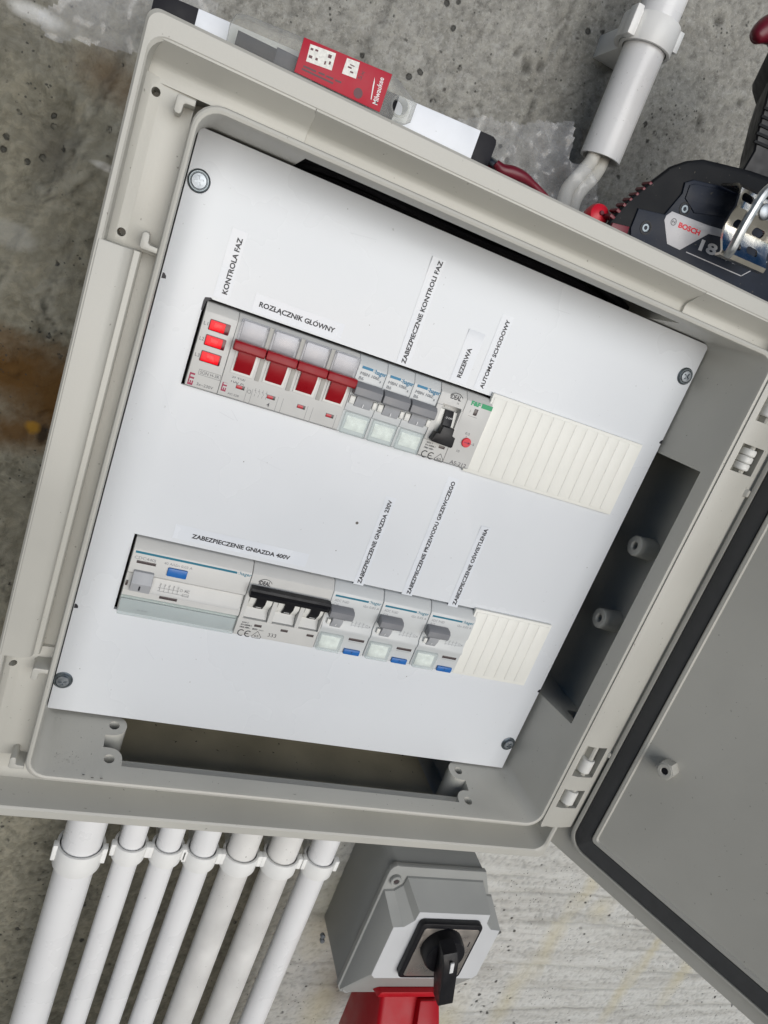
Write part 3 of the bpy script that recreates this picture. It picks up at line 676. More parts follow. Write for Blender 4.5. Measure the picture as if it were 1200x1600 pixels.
# ================================================================== DEVICES, TOP ROW
def body_prism(name, x0, x1, prof, m, parent, b=.25):
    bm = new(); prism(bm, prof, x0 + .12, x1 - .12, 'x', b); return obj(name, bm, m, parent)
PBACK = [(-46, -40), (1, -40)]
P_STD = [(-45, -40), (-45, -1.2), (-44.4, -.2), (-43.8, 0), (-4.6, 0), (-3.9, -.25), (-.3, -4.6), (0, -5.4), (0, -40)]
def plate(name, m, parent, x0, x1, y0, y1, z0, z1, b=.3, seg=2):
    bm = new(); box(bm, x0, x1, y0, y1, z0, z1, b, seg); return obj(name, bm, m, parent)
# -- phase lamp module
t = thing('phase_indicator', 'narrow grey module with three glowing red lamps at the left end of the upper row', 'indicator', (8.75, -22, -8))
body_prism('body', 0, 17.5, P_STD, M['dev'], t)
for k, yc in enumerate((-10.3, -18.5, -27.2)):
    bm = new(); prism(bm, rrect(3.7, 14.5, yc - 2.9, yc + 2.9, .5, 2), -.2, .55, 'z', .2); f = obj('lamp', bm, M['lensdark'], t)
    bm = new(); prism(bm, rrect(4.1, 12.0 + .8 * k, yc - 2.6, yc + 2.5, .5, 2), .2, .75, 'z', .2); obj('lens', bm, M['lens'], f)
    bm = new(); prism(bm, [(6.0 + k * .7, yc - 1.8), (9.6 + k * .9, yc - 1.7), (10.4, yc + 1.2), (6.6, yc + 1.7)], .6, .80, 'z', .08); obj('glow', bm, M['lens_hot'], f)
printed('lettering', M['grey_ink'], t, [T('L1', 1.0, -11.4, 2.1, 1.9, .06, bold=0), T('L2', 1.0, -19.6, 2.3, 1.9, .06, bold=0), T('L3', 1.0, -28.4, 2.3, 1.9, .06, bold=0),
    T('SON H-3R', 6.0, -36.7, 10.2, 1.7, .06, bold=.0), RL([(5.3, -34.5), (16.9, -34.5), (16.9, -37.3), (5.3, -37.3)], .16, .06), T('3x~230V', 5.9, -43.2, 8.8, 1.6, .06, bold=.0)])
printed('emblem', M['red_ink'], t, [T('ETI', 3.7, -44.0, 6.6, 2.5, .06, 90, .05)])
# -- main switch, four poles
t = thing('main_switch', 'four pole main switch with a linked row of red toggles beside the lamp module', 'switch', (52.5, -22, -8))
PX4 = [(-45, -40), (-45, -1.2), (-44.4, -.2), (-43.8, 0), (-33, .1), (-31.5, .3), (-19, .3), (-16, -.6), (-4.6, -.6), (-3.9, -.85), (-.3, -4.6), (0, -5.4), (0, -40)]
body_prism('body', 17.5, 87.5, PX4, M['dev'], t)
TX = (17.9, 35.6, 53.2, 70.8)
for k, x in enumerate(TX):
    bm = new(); prism(bm, [(x + 2.8, -31), (x + 14.9, -31), (x + 14.9, -18.4), (x + 2.8, -18.4)], .2, 1.1, 'z', .45); obj('toggle_frame', bm, M['devlight'], t)
    bm = new(); prism(bm, [(-29.6, .4), (-29.6, 1.3), (-26, 2.9), (-22, 3.6), (-17.5, 3.6), (-17.5, .4)], x + 3.9, x + 13.4, 'x', .3); tg = obj('toggle', bm, M['red'], t)
    bm = new(); prism(bm, [(-18.2, 2.2), (-18.4, 5.4), (-17.4, 6.4), (-14.4, 6.4), (-13.2, 5.6), (-13.0, 2.2)], x + .25, x + 17.45, 'x', .5); obj('link_bar', bm, M['red'], tg)
    plate('clear_cover', M['smoke'], t, x + 1.2, x + 16.4, -14.2, -1.6, -1.0, 2.2, .5)
    plate('cover_insert', mat('brushed inner plate', (.42, .42, .42), .35, .3, noise=.1, scale=70) if k == 0 else bpy.data.materials['brushed inner plate'], t, x + 2.6, x + 15.2, -13.8, -2.6, -.8, -.1, .2)
for x, (y0, y1) in ((26.0, (-38.6, -36.4)), (43.5, (-38.9, -36.7)), (61.2, (-39.0, -36.8)), (78.4, (-39.1, -36.9))):
    f = plate('status_window', M['window'], t, x, x + 4.8, y0, y1, -.2, .25, .1); plate('red_flag', M['redwin'], f, x + .2, x + 3.4, y0 + .25, y1 - .25, .1, .35, .05)
bm = new()
for x in (32.2, 35.1, 49.8, 52.7, 67.2, 70.3, 84.6): rect(bm, x, x + .14, -44.4, -31.4, .07)
obj('seam_lines', bm, M['grey_ink'], t, flat=True)['kind'] = 'stuff'
for x in (34.2, 51.9, 69.6): plate('pole_rib', M['shade'], t, x, x + 2.6, -31.5, -1.8, -.4, .75, .3)
printed('lettering', M['grey_ink'], t, [T('SV 4100', 22.6, -33.7, 7.2, 1.9, .16, bold=.0), T('100 A', 22.7, -36.1, 7.2, 1.7, .08, bold=.01), T('AC-22B', 22.8, -43.0, 6.2, 1.1, .08, bold=0),
    T('I', 33.1, -34.6, .3, 2.0, .08, bold=0), RL(arc(33.6, -38.3, .95, 0, 330, 11), .2, .08), T('4', 44.8, -43.3, 1.5, 2.2, .08, bold=.02),
    *[f for k in range(4) for f in (RL([(36.6 + 2.1 * k, -35.4), (36.6 + 2.1 * k, -36.8), (37.5 + 2.1 * k, -38.0)], .15, .08, False), RL([(36.9 + 2.1 * k, -38.6), (36.9 + 2.1 * k, -39.9)], .15, .08, False), RL([(36.1 + 2.1 * k, -36.6), (37.1 + 2.1 * k, -36.6)], .13, .08, False))]])
printed('emblem', M['red_ink'], t, [T('ETI', 21.2, -42.2, 5.6, 2.4, .06, 90, .05)])
# -- three one-pole breakers
P_HAG = [(-45.4, -40), (-45.4, -2.0), (-44.8, -1.0), (-32.4, -.8), (-31.8, 0), (-29, .5), (-21, .5), (-18.5, -.6), (-6, -.3), (-4.6, -.5), (-.3, -4.6), (0, -5.4), (0, -40)]
t = thing('circuit_breaker', 'grey one pole breaker touching the red main switch', 'breaker', (96.25, -22, -8), 'grey one pole breakers with windowed labels')
body_prism('body', 87.5, 105, P_HAG, M['devcool'], t, .35)
bm = new(); prism(bm, [(-21.2, 1), (-21.4, 6.5), (-20.4, 7.4), (-16.4, 7.4), (-14.2, 5.0), (-13.8, 1)], 88.0, 104.6, 'x', .5); hd = obj('handle', bm, M['grey'], t)
bm = new(); prism(bm, [(-28.4, .2), (-28.2, 1.0), (-25, 2.3), (-20, 2.9), (-20, .2)], 91.8, 102.0, 'x', .3); obj('toggle', bm, M['midgrey'], t)
printed('on_mark', M['white_ink'], t, [RC(96.6, 97.0, -27.6, -25.6, 2.6)])
plate('toggle_cheek', M['devlight'], t, 88.2, 91.4, -27.2, -22.6, .2, 2.2, .5); plate('toggle_cheek', M['devlight'], t, 102.4, 104.8, -27.0, -22.6, .2, 2.2, .5)
plate('paper_insert', M['paper'], t, 91.0, 103.6, -42.6, -34.6, -1.2, -.55, .2); plate('clear_window', M['cover'], t, 89.0, 104.2, -45.2, -32.4, -1.1, 1.6, .5)
printed('stripe', M['blue_ink'], t, [T('hager', 97.9, -7.4, 7.0, 2.5, .02, bold=.015), RC(89.7, 96.3, -6.6, -5.1, .02), RC(96.9, 97.3, -6.8, -6.3, .02), RC(96.9, 97.3, -5.6, -5.1, .02)])
printed('lettering', M['faint_ink'], t, [T('MBN 106E', 89.8, -10.2, 11.8, 1.8, .02, bold=0), T('B6', 89.8, -13.0, 2.8, 1.8, .02, bold=0), T('1', 102.4, -11.5, .5, 1.2, .02, bold=0)])
for k, lab in ((1, 'middle one of the three grey one pole breakers in the upper row'), (2, 'grey one pole breaker touching the single black breaker')):
    c = copy_tree(t, None, (17.5 * k, 0, 0)); c['label'] = lab
# -- single black-handled breaker
def ideal_print(t, x, y, z):
    printed('emblem', M['ink'], t, [T('IDEAL', x + 1.3, y - 8.2, 7.2, 2.6, z, bold=.03), RL(arc(x + 5.2, y - 9.2, 5.0, 35, 150, 12), .28, z, False), T('TS', x + 6.6, y - 10.4, 1.5, 1.0, z, bold=0)])
def ce_print(t, x, y, z, extra=()):
    tri = [(x + 10.2, y - 45.2), (x + 15.0, y - 45.2), (x + 15.6, y - 44.0), (x + 12.6, y - 40.3), (x + 9.7, y - 44.0)]
    printed('lettering', M['ink'], t, [RL(arc(x + 2.6, y - 43.2, 2.0, 60, 300, 10), .55, z, False), RL(arc(x + 7.0, y - 43.2, 2.0, 60, 300, 10), .55, z, False), RC(x + 5.2, x + 7.4, y - 43.45, y - 42.95, z),
        RL(tri, .3, z), T('65', x + 11.2, y - 44.4, 2.8, 1.5, z, bold=0),
        T('6000 3', x + 1.1, y - 36.2, 4.0, .9, z, bold=.02), T('EN 60898-1', x + .8, y - 37.9, 6.8, 1.0, z, bold=.03), T('10kA 400~', x + .6, y - 39.6, 6.6, 1.0, z, bold=.04), *extra])
P_ID = [(-45, -40), (-45, -1.2), (-44.4, -.2), (-43.8, 0), (-34.4, 0), (-33.8, .8), (-12.0, .8), (-11.4, .3), (-4.6, .3), (-3.9, 0), (-.3, -4.6), (0, -5.4), (0, -40)]
t = thing('circuit_breaker', 'single pale breaker with a black lever pointing down in the upper row', 'breaker', (150, -22, -8))
b_ = body_prism('body', 140, 157.5, P_ID, M['dev'], t); bm = new(); box(bm, 144.6, 158.6, -33.2, -10.6, -5.5, 6); bm2 = new(); box(bm2, 143.5, 156.2, -33.2, -10.8, -5.5, 6); bm.free(); cut(b_, [bm2])
bm = new(); prism(bm, [(-31, -6), (-31, -3.2), (-24, -.4), (-14.2, -2.2), (-14.2, -6)], 143.8, 155.9, 'x', .2); obj('rotor', bm, M['devlight'], t)
bm = new(); prism(bm, [(-25.5, -3), (-25.5, 2.6), (-20, 1.4), (-14.0, -1.2), (-14.0, -4)], 147.3, 153.2, 'x', .3); lv = obj('lever', bm, M['black'], t)
bm = new(); prism(bm, [(143.2, -28.6), (143.6, -27.6), (145.8, -27.4), (146.4, -22.8), (153.9, -22.8), (154.2, -27.0), (156.4, -27.6), (156.8, -33.2), (156.0, -34.0), (142.8, -33.4), (142.2, -32.6)], 1.6, 7.2, 'z', .7); obj('grip', bm, M['black'], lv)
printed('lever_print', M['white_ink'], t, [T('O·OFF', 148.1, -18.6, 4.4, 1.1, 1.3, bold=0)])
ideal_print(t, 145.2, 1.6, .36); ce_print(t, 141.8, 0, .05)
plate('status_window', M['window'], t, 151.4, 155.4, -37.2, -35.4, -.2, .2, .1)
# -- staircase timer
t = thing('staircase_timer', 'slim timer module with a green stripe and red dial beside the blank cover', 'timer', (166, -22, -8))
body_prism('body', 157.5, 175.4, [(-45, -40), (-45, -1.2), (-44.4, -.2), (-43.8, 0), (-20, 0), (-18.5, .35), (-4.6, .35), (-3.9, 0), (-.3, -4.6), (0, -5.4), (0, -40)], M['dev'], t)
bm = new(); cyl(bm, (167.2, -29.0, -.2), (0, 0, 1), 3.0, 1.5, .3, 32); dl = obj('dial', bm, M['tealred'], t)
bm = new(); rect(bm, 165.2, 169.0, -29.3, -28.7, 1.34); quad(bm, [(168.2, -28.0), (169.6, -29), (168.2, -30)], 1.34); obj('slot', bm, M['red_ink'], dl, flat=True)
printed('stripe', M['green_ink'], t, [RC(167.8, 175.2, -6.4, -3.6, .42), T('F&F', 160.6, -6.3, 6.4, 2.4, .42, bold=.06)])
plate('led', M['window'], t, 164.3, 166.8, -11.9, -7.9, .2, .6, .2)
printed('lettering', M['grey_ink'], t, [T('AS-212', 161.9, -44.2, 11.4, 2.2, .06, bold=.01), T('0,5', 164.6, -24.4, 3.0, 1.5, .06, bold=0), T('-5', 170.8, -29.8, 2.2, 1.5, .06, bold=0), T('10', 163.4, -36.2, 2.0, 1.5, .06, bold=0), RL([(161.7, -13.0), (167.6, -13.0)], .16, .42, False), RL([(161.9, -9.3), (161.9, -11)], .16, .42, False), RL([(165.9, -25.2), (166.1, -26.0)], .15, .06, False)])
# -- blank covers
def blank(x0, x1, y0, y1, n, label):
    t = thing('blank_cover', label, 'cover strip', ((x0 + x1) / 2, y0, -5), 'ivory blank covers filling the unused slots')
    bm = new(); box(bm, x0, x1, y0, y1, -5.2, -2.2, .6)
    obj('base_strip', bm, M['blank'], t); s = (x1 - x0 - 3.2) / n; first = None
    for i in range(n):
        if first is None:
            bm = new(); box(bm, x0 + 1.6 + .02, x0 + 1.6 + s - .06, y0 + 2.2, y1 - 2.0, -3.0, -1.85, .22)
            first = obj('blank_segment', bm, M['blank'], t)
        else:
            c = first.copy(); COL.objects.link(c); c.parent = t; c.location = (i * s * .001, 0, 0)
            ORG[c.name] = base_of(t)
blank(173.4, 290.0, -47.0, 4.4, 13, 'long ivory blank cover with thirteen ribs after the timer in the upper row')
blank(222.9, 286.2, -187.3, -135.8, 7, 'short ivory blank cover with seven ribs at the end of the lower row')

# ================================================================== DEVICES, LOWER ROW
Xr = lambda x: x + RX
def shift(prof): return [(a + RY, b) for a, b in prof]
t = thing('residual_current_device', 'wide residual current switch with a blue button at the left of the lower row', 'residual current switch', (Xr(35), RY - 22, -8))
P_CDC = [(-46, -40), (-46, -2.6), (-33.6, -2.4), (-33.4, .2), (-30, .2), (-28.6, -.9), (-20.5, -2.4), (-18.6, .1), (-4.4, 0), (-3.5, -.5), (1.2, -5.0), (1.6, -6), (1.6, -40)]
body_prism('body', Xr(1), Xr(70.6), shift(P_CDC), M['dev'], t)
plate('label_insert', M['greypaper'], t, Xr(1.6), Xr(70.0), RY - 45.4, RY - 36.6, -2.5, -1.2, .2)
plate('clear_cover', M['cover'], t, Xr(1.2), Xr(70.4), RY - 46.2, RY - 33.8, -2.3, 1.2, .5)
printed('stripe', M['teal_ink'], t, [RC(Xr(2.4), Xr(61.6), RY - 6.1, RY - 4.7, .06), T('hager', Xr(63.3), RY - 6.3, 7.2, 2.2, .06, bold=.01), RC(Xr(62.2), Xr(62.6), RY - 6.2, RY - 5.8, .06), RC(Xr(62.2), Xr(62.6), RY - 5.1, RY - 4.7, .06)])
plate('test_button', M['blue'], t, Xr(22.2), Xr(33.6), RY - 16.2, RY - 10.8, -.3, 1.4, .6)
plate('status_window', M['window'], t, Xr(4.3), Xr(15.2), RY - 12.2, RY - 10.4, -.2, .2, .1); plate('status_window', M['window'], t, Xr(22), Xr(32.4), RY - 31.8, RY - 30.0, -.2, .4, .1)
bm = new(); prism(bm, shift([(-28.8, -1), (-28.8, 3.2), (-23.4, 5.2), (-22.8, 5.4), (-16.6, 2.2), (-16.2, -1)]), Xr(4.2), Xr(15.6), 'x', .5); tg = obj('toggle', bm, M['midgrey'], t)
printed('toggle_mark', M['ink'], t, [(lambda bm: [bm.faces.new([bm.verts.new(p) for p in ((Xr(9.0), RY - 27.6, 3.8), (Xr(9.9), RY - 27.6, 3.8), (Xr(9.9), RY - 24.2, 5.05), (Xr(9.0), RY - 24.2, 5.05))])])])
plate('status_window', M['window'], t, Xr(1.6), Xr(2.8), RY - 27.5, RY - 24.8, -1.2, .1, .1)
sch = []
for k in range(5): sch += [RL([(Xr(21 + 2.6 * k), RY - 22.4), (Xr(21 + 2.6 * k), RY - 27.4)], .14, -.7, False), RL([(Xr(20.4 + 2.6 * k), RY - 24), (Xr(21.6 + 2.6 * k), RY - 23)], .12, -.7, False)]
sch += [RL([(Xr(20), RY - 27.6), (Xr(38), RY - 27.6)], .13, -.7, False), RL([(Xr(20), RY - 25.4), (Xr(32), RY - 25.4)], .13, -.7, False), RL(arc(Xr(33.4), RY - 24.6, .8, 0, 330, 9), .13, -.7), T('AC', Xr(35.2), RY - 25.4, 3.0, 1.6, -.7, bold=0), RL([(Xr(34.6), RY - 28.2), (Xr(38.2), RY - 28.2), (Xr(38.2), RY - 26.6), (Xr(34.6), RY - 26.6)], .12, -.7)]
printed('circuit_diagram', M['grey_ink'], t, sch)
printed('lettering', M['faint_ink'], t, [T('CDC440J', Xr(2.6), RY - 9.7, 11.8, 1.8, .06, bold=0), T('40 A/IΔn 0,03 A', Xr(19.3), RY - 9.6, 16.4, 1.6, .06, bold=0), T('IΔn 30 mA', Xr(12), RY - 43.2, 6, 1.1, -1.1, bold=0)])
# -- three pole black breaker
t = thing('circuit_breaker', 'three pole pale breaker with one black bar across its levers in the lower row', 'breaker', (Xr(97), RY - 22, -8))
b_ = body_prism('body', Xr(70.8), Xr(123.6), shift([(-46.6, -40), (-46.6, -1.2), (-46, -.2), (-45.4, 0), (-34.4, 0), (-33.8, .9), (-11.0, .9), (-10.4, .4), (-3.6, .2), (-2.6, -.5), (1.2, -5), (1.6, -6), (1.6, -40)]), M['dev'], t)
rec = []
for x0, x1 in ((73.4, 89.0), (91.6, 106.8), (109.2, 123.6 - .9)):
    c_ = new(); hexa(c_, [(Xr(x0 + .4), RY - 33.6, -6.5), (Xr(x1 - .4), RY - 33.6, -6.5), (Xr(x1 - .4), RY - 11.5, -6.5), (Xr(x0 + .4), RY - 11.5, -6.5), (Xr(x0), RY - 34, 4), (Xr(x1), RY - 34, 4), (Xr(x1), RY - 11.2, 4), (Xr(x0), RY - 11.2, 4)]); rec.append(c_)
cut(b_, rec)
for x0, x1, l0 in ((73.4, 89.0, 77.9), (91.6, 106.8, 96.1), (109.2, 122.7, 113.2)):
    bm = new(); prism(bm, shift([(-30, -8), (-27.6, -3.4), (-22, .2), (-15, .6), (-12, -2), (-12, -8)]), Xr(x0 + .7), Xr(x1 - .7), 'x', .2); obj('rotor', bm, M['devlight'], t)
    bm = new(); prism(bm, shift([(-33.6, -6.6), (-33.6, -1.2), (-27.4, -4.4), (-27.4, -6.6)]), Xr(x0 + .6), Xr(x1 - .6), 'x', .1); obj('recess_slope', bm, M['dev'], t)
    bm = new(); prism(bm, shift([(-27.2, -3.6), (-27.0, -2.0), (-22, 1.9), (-13, 3.4), (-13, -3)]), Xr(l0), Xr(l0 + 6.1), 'x', .3); lv = obj('lever', bm, M['black'], t)
    printed('lever_print', M['white_ink'], lv, [(lambda bm, l0=l0: [bm.faces.new([bm.verts.new(p) for p in ((Xr(l0 + 1.4), RY - 25.9, -.9), (Xr(l0 + 4.8), RY - 25.9, -.9), (Xr(l0 + 4.8), RY - 25.3, -.45), (Xr(l0 + 1.4), RY - 25.3, -.45))])])])
bm = new(); prism(bm, shift([(-16.6, 2.4), (-16.4, 6.4), (-14.0, 7.2), (-13.2, 6.2), (-11.8, 7.2), (-10.4, 6.6), (-9.8, 2.4)]), Xr(71.6), Xr(123.2), 'x', .5); obj('link_bar', bm, M['black'], t)
ideal_print(t, Xr(74.8), RY - 1.4, .5)
ce_print(t, Xr(72.9), RY - 1.2, .05, [T('333', Xr(92.3), RY - 43.8, 5.4, 2.6, .05, bold=-.005), T('B20', Xr(81.6), RY - 40.9, 3.2, 1.1, .05, bold=.03), T('400V', Xr(85.6), RY - 40.9, 3.4, .8, .05, bold=.0)])
for x in (82.0, 99.2, 116.6): plate('status_window', M['window'], t, Xr(x), Xr(x + 4.7), RY - 38.6, RY - 36.9, -.2, .2, .1)
# -- three combined breakers
P_ADC = [(-46.2, -40), (-46.2, -1.4), (-45.6, -.6), (-32, -.4), (-31, .4), (-28.8, .5), (-26, -.9), (-20.6, -1.0), (-18.6, .1), (-4.4, 0), (-3.5, -.5), (1.2, -5.0), (1.6, -6), (1.6, -40)]
t = thing('combined_breaker', 'two module breaker with grey lever and blue button beside the black barred breaker', 'breaker', (Xr(140), RY - 22, -8), 'grey two module breakers with blue test buttons')
x0 = 123.8
body_prism('body', Xr(x0), Xr(x0 + 34.6), shift(P_ADC), M['devcool'], t, .4)
bm = new(); prism(bm, shift([(-19.2, .4), (-19.4, 6.2), (-18.4, 7.0), (-14.8, 7.0), (-13.2, 5.2), (-12.8, .4)]), Xr(x0 + .3), Xr(x0 + 16.6), 'x', .6); obj('handle', bm, M['grey'], t)
bm = new(); prism(bm, shift([(-28.8, -.9), (-28.4, .2), (-24, 2.6), (-18.6, 2.8), (-18.6, -.9)]), Xr(x0 + 5), Xr(x0 + 12.2), 'x', .3); obj('toggle', bm, M['midgrey'], t)
printed('on_mark', M['white_ink'], t, [(lambda bm: [bm.faces.new([bm.verts.new(p) for p in ((Xr(x0 + 8.2), RY - 27, 1.2), (Xr(x0 + 8.7), RY - 27, 1.2), (Xr(x0 + 8.7), RY - 25.2, 2.2), (Xr(x0 + 8.2), RY - 25.2, 2.2))])])])
plate('toggle_cheek', M['devlight'], t, Xr(x0 + 2.2), Xr(x0 + 4.6), RY - 26.6, RY - 23, -1, 1.4, .5); plate('toggle_stop', M['window'], t, Xr(x0 + 13.0), Xr(x0 + 14.2), RY - 22.6, RY - 20.4, -1.1, .4, .2)
plate('paper_insert', M['paper'], t, Xr(x0 + 2.6), Xr(x0 + 15.6), RY - 44.6, RY - 35.6, -.8, -.1, .2); plate('clear_window', M['cover'], t, Xr(x0 + 1.2), Xr(x0 + 17.2), RY - 46.0, RY - 33.4, -.7, 2.0, .5)
plate('status_window', M['window'], t, Xr(x0 + 21.3), Xr(x0 + 32.2), RY - 36.0, RY - 34.2, -.6, -.2, .1)
plate('test_button', M['blue'], t, Xr(x0 + 20.4), Xr(x0 + 31.8), RY - 46.0, RY - 42.2, -.8, 1.0, .5)
printed('button_mark', M['ink'], t, [T('T', Xr(x0 + 25.4), RY - 44.9, 1.3, 1.6, 1.06, bold=0)])
printed('stripe', M['teal_ink'], t, [RC(Xr(x0 + 1.9), Xr(x0 + 24.9), RY - 7.1, RY - 5.8, .06), T('hager', Xr(x0 + 26.4), RY - 7.3, 7.4, 2.2, .06, bold=.01), RC(Xr(x0 + 25.5), Xr(x0 + 25.9), RY - 7.2, RY - 6.8, .06), RC(Xr(x0 + 25.5), Xr(x0 + 25.9), RY - 6.1, RY - 5.7, .06)])
sch = [T('IΔn 0,03 A', Xr(x0 + 22.4), RY - 10.6, 11, 1.6, .06, bold=0), RL([(Xr(x0 + 21.4), RY - 36.9), (Xr(x0 + 32), RY - 36.9)], .12, -.3, False)]
dg_ = []
for k in range(4): dg_ += [RL([(Xr(x0 + 19.6 + 2.6 * k), RY - 22.0), (Xr(x0 + 19.6 + 2.6 * k), RY - 26.8)], .13, -.78, False), RL([(Xr(x0 + 19 + 2.6 * k), RY - 23.8), (Xr(x0 + 20.4 + 2.6 * k), RY - 22.8)], .12, -.78, False)]
dg_ += [RL([(Xr(x0 + 18.8), RY - 25.2), (Xr(x0 + 31.6), RY - 25.2)], .12, -.78, False), RL([(Xr(x0 + 18.8), RY - 27), (Xr(x0 + 33), RY - 27)], .12, -.78, False), RL(arc(Xr(x0 + 30.2), RY - 24, .8, 0, 330, 8), .12, -.78), T('A', Xr(x0 + 31.6), RY - 25, 1.4, 1.4, -.78, bold=0)]
printed('circuit_diagram', M['faint_ink'], t, dg_); printed('lettering', M['faint_ink'], t, sch)
def adc_type(o, a, b, dx): 
    bm = new(); text(bm, a, Xr(x0 + 2.4 + dx), RY - 10.4, 9.8, 1.7, .06, bold=0); text(bm, b, Xr(x0 + 2.6 + dx), RY - 13.2, 3.4, 1.7, .06, bold=0)
    obj('type_print', bm, M['faint_ink'], o, flat=True)
c1_ = copy_tree(t, None, (34.95, 0, 0)); c1_['label'] = 'middle one of the three grey breakers with blue buttons in the lower row'
c2_ = copy_tree(t, None, (69.9, 0, 0)); c2_['label'] = 'grey breaker with blue button touching the lower blank cover'
adc_type(t, 'ADC 916D', 'C16', 0); adc_type(c1_, 'ADC 916D', 'C16', 34.95); adc_type(c2_, 'ADC 910D', 'B10', 69.9)

# ================================================================== PIPES BELOW
def pipe(cx, r, z, y0, y1, label, m, group, wall_t=1.6):
    bm = new(); lathe(bm, (cx, y0, z), (0, 1, 0), [(r, 0), (r, y1 - y0), (r - wall_t, y1 - y0), (r - wall_t, 0)], 40, close=True)
    o = obj('conduit_pipe', bm, m, None, (cx, y0, z)); tag(o, label, 'pipe', group); return o
def pipe_clip(cx, r, z, y0, h, label, group, gap=-1):
    t = thing('pipe_clip', label, 'pipe clip', (cx, y0, z), group)
    R_, ri = r + 3.3, r + 1.1; n = 40; bm = new()
    # open collar: jaws meet in front with a snap
    pts = [(cx + R_ * math.cos(a), z + R_ * math.sin(a)) for a in [math.radians(-80 + 340 * i / n) for i in range(n + 1)]]
    ins = [(cx + ri * math.cos(a), z + ri * math.sin(a)) for a in [math.radians(-80 + 340 * i / n) for i in range(n + 1)]]
    prism(bm, pts + ins[::-1], y0, y0 + h, 'y', .4); obj('collar', bm, M['clip'], t)
    for s in (-1, 1):
        bm = new(); xa = cx + s * (R_ - 1.6); xb = cx + s * (R_ + 1.9); hexa(bm, [(min(xa, xb), y0 + h * .35, z + 1), (max(xa, xb), y0 + h * .35, z + 1), (max(xa, xb), y0 + h + 1.2, z + 1), (min(xa, xb), y0 + h + 1.2, z + 1), (min(xa, xb), y0 + h * .3, z + 7.5), (max(xa, xb), y0 + h * .3, z + 7.5), (max(xa, xb), y0 + h + .8, z + 7.5), (min(xa, xb), y0 + h + .8, z + 7.5)], .6); obj('snap_lug', bm, M['clip'], t)
    bm = new(); box(bm, cx - r * .75, cx + r * .75, y0 + 1, y0 + h - 1, WZ - 1, z - r * .7, .5); obj('foot', bm, M['clip'], t)
    return t
PG, CG = 'white conduits running down below the box', 'white clips holding the conduits below the box'
pz = -90
PIPES = [(26.0, 15.6, 'widest white conduit at the left end of the row under the box', 'pvc'),
         (64.0, 10.9, 'thin bluish white conduit right next to the widest one', 'pvc'),
         (94.0, 10.9, 'second thin white conduit right of the widest one', 'pvc'),
         (123.6, 11.7, 'white conduit in the middle of the row of seven under the box', 'pvc'),
         (157.8, 13.7, 'dusty white conduit with dark specks, third from the grey switch box', 'pvcdirty'),
         (194.6, 14.0, 'white conduit second from the grey switch box', 'pvcdirty'),
         (231.2, 12.7, 'white conduit nearest the grey switch box', 'pvc')]
ordn = ['leftmost', 'second', 'third', 'fourth', 'fifth', 'sixth', 'last']
clipl = ['broad white clip round the widest conduit', 'white clip on the thin conduit next to the widest one', 'white clip on the second thin conduit from the widest', 'white clip on the middle conduit of the seven', 'white clip on the dusty specked conduit', 'white clip on the conduit second from the switch box', 'white clip on the conduit nearest the switch box']
for (cx, r, lab, mm), cl in zip(PIPES, clipl):
    rr_ = r - .6 if r < 15 else r
    pipe(cx, rr_, pz, -960, -299, lab, M[mm], PG)
    pipe_clip(cx, rr_, pz, -458 - (8 if r > 15 else 0) + (2 if r < 11.5 else 0), 20 if r > 15 else 15, cl, CG)
# ================================================================== PIPE ABOVE
pipe(224.5, 13.8, pz, 168, 700, 'white conduit coming down from above with cables in its open end', M['pvc'], None, 1.7)
pipe_clip(224.5, 13.8, pz, 236, 17, 'white clip holding the upper conduit on the wall', None)
ucl = [o for o in bpy.data.objects if o.get('label', '').startswith('white clip holding the upper')][0]
bm = new(); n_ = 14; A_ = arc(224.5, pz, 21, 150, 235, n_); B_ = arc(224.5, pz, 17.6, 150, 235, n_)
prism(bm, [(a, b) for a, b in A_] + [(a, b) for a, b in B_[::-1]], 237, 252, 'y', .5); obj('strap', bm, M['clip'], ucl)
bm = new(); box(bm, 202.5, 207.5, 235.5, 253, pz + 3, pz + 12, .9); obj('snap_lug', bm, M['clip'], ucl)
for k, (p, lab) in enumerate(((((218, 230, -88), (219, 185, -88), (218, 166, -87), (214, 157, -84), (207, 146, -78), (199, 135, -66), (196, 118, -50), (205, 104, -40)), 'left white cable hanging out of the upper conduit'),
          (((228, 230, -92), (227, 185, -92), (227, 166, -90), (223, 155, -86), (215, 143, -80), (208, 130, -68), (207, 116, -56), (216, 104, -48)), 'right white cable hanging out of the upper conduit'))):
    bm = new(); tube(bm, spline(p, 8), 4.6, 16); o = obj('cable', bm, M['cable'], None, p[-1]); tag(o, lab, 'cable', 'white cables leaving the upper conduit')

# ================================================================== SWITCH BOX WITH RED SOCKET
t = thing('rotary_switch_box', 'grey wall box with a black rotary handle and red socket below the enclosure', 'switch box', (345, -590, -115))
def boxpoly(d, top): return [(289 - d, -572), (294 - d, -578 - d), (402 + d, -578 - d), (405 + d, -572), (405 + d, -458), (386 + d, top), (297, top)] + arc(297, top - 8, 8 + d, 90, 180, 4)[1:]
bm = new(); prism(bm, boxpoly(0, -424), WZ + 1, -64.5, 'z', .6); obj('base_box', bm, M['switchgrey'], t)
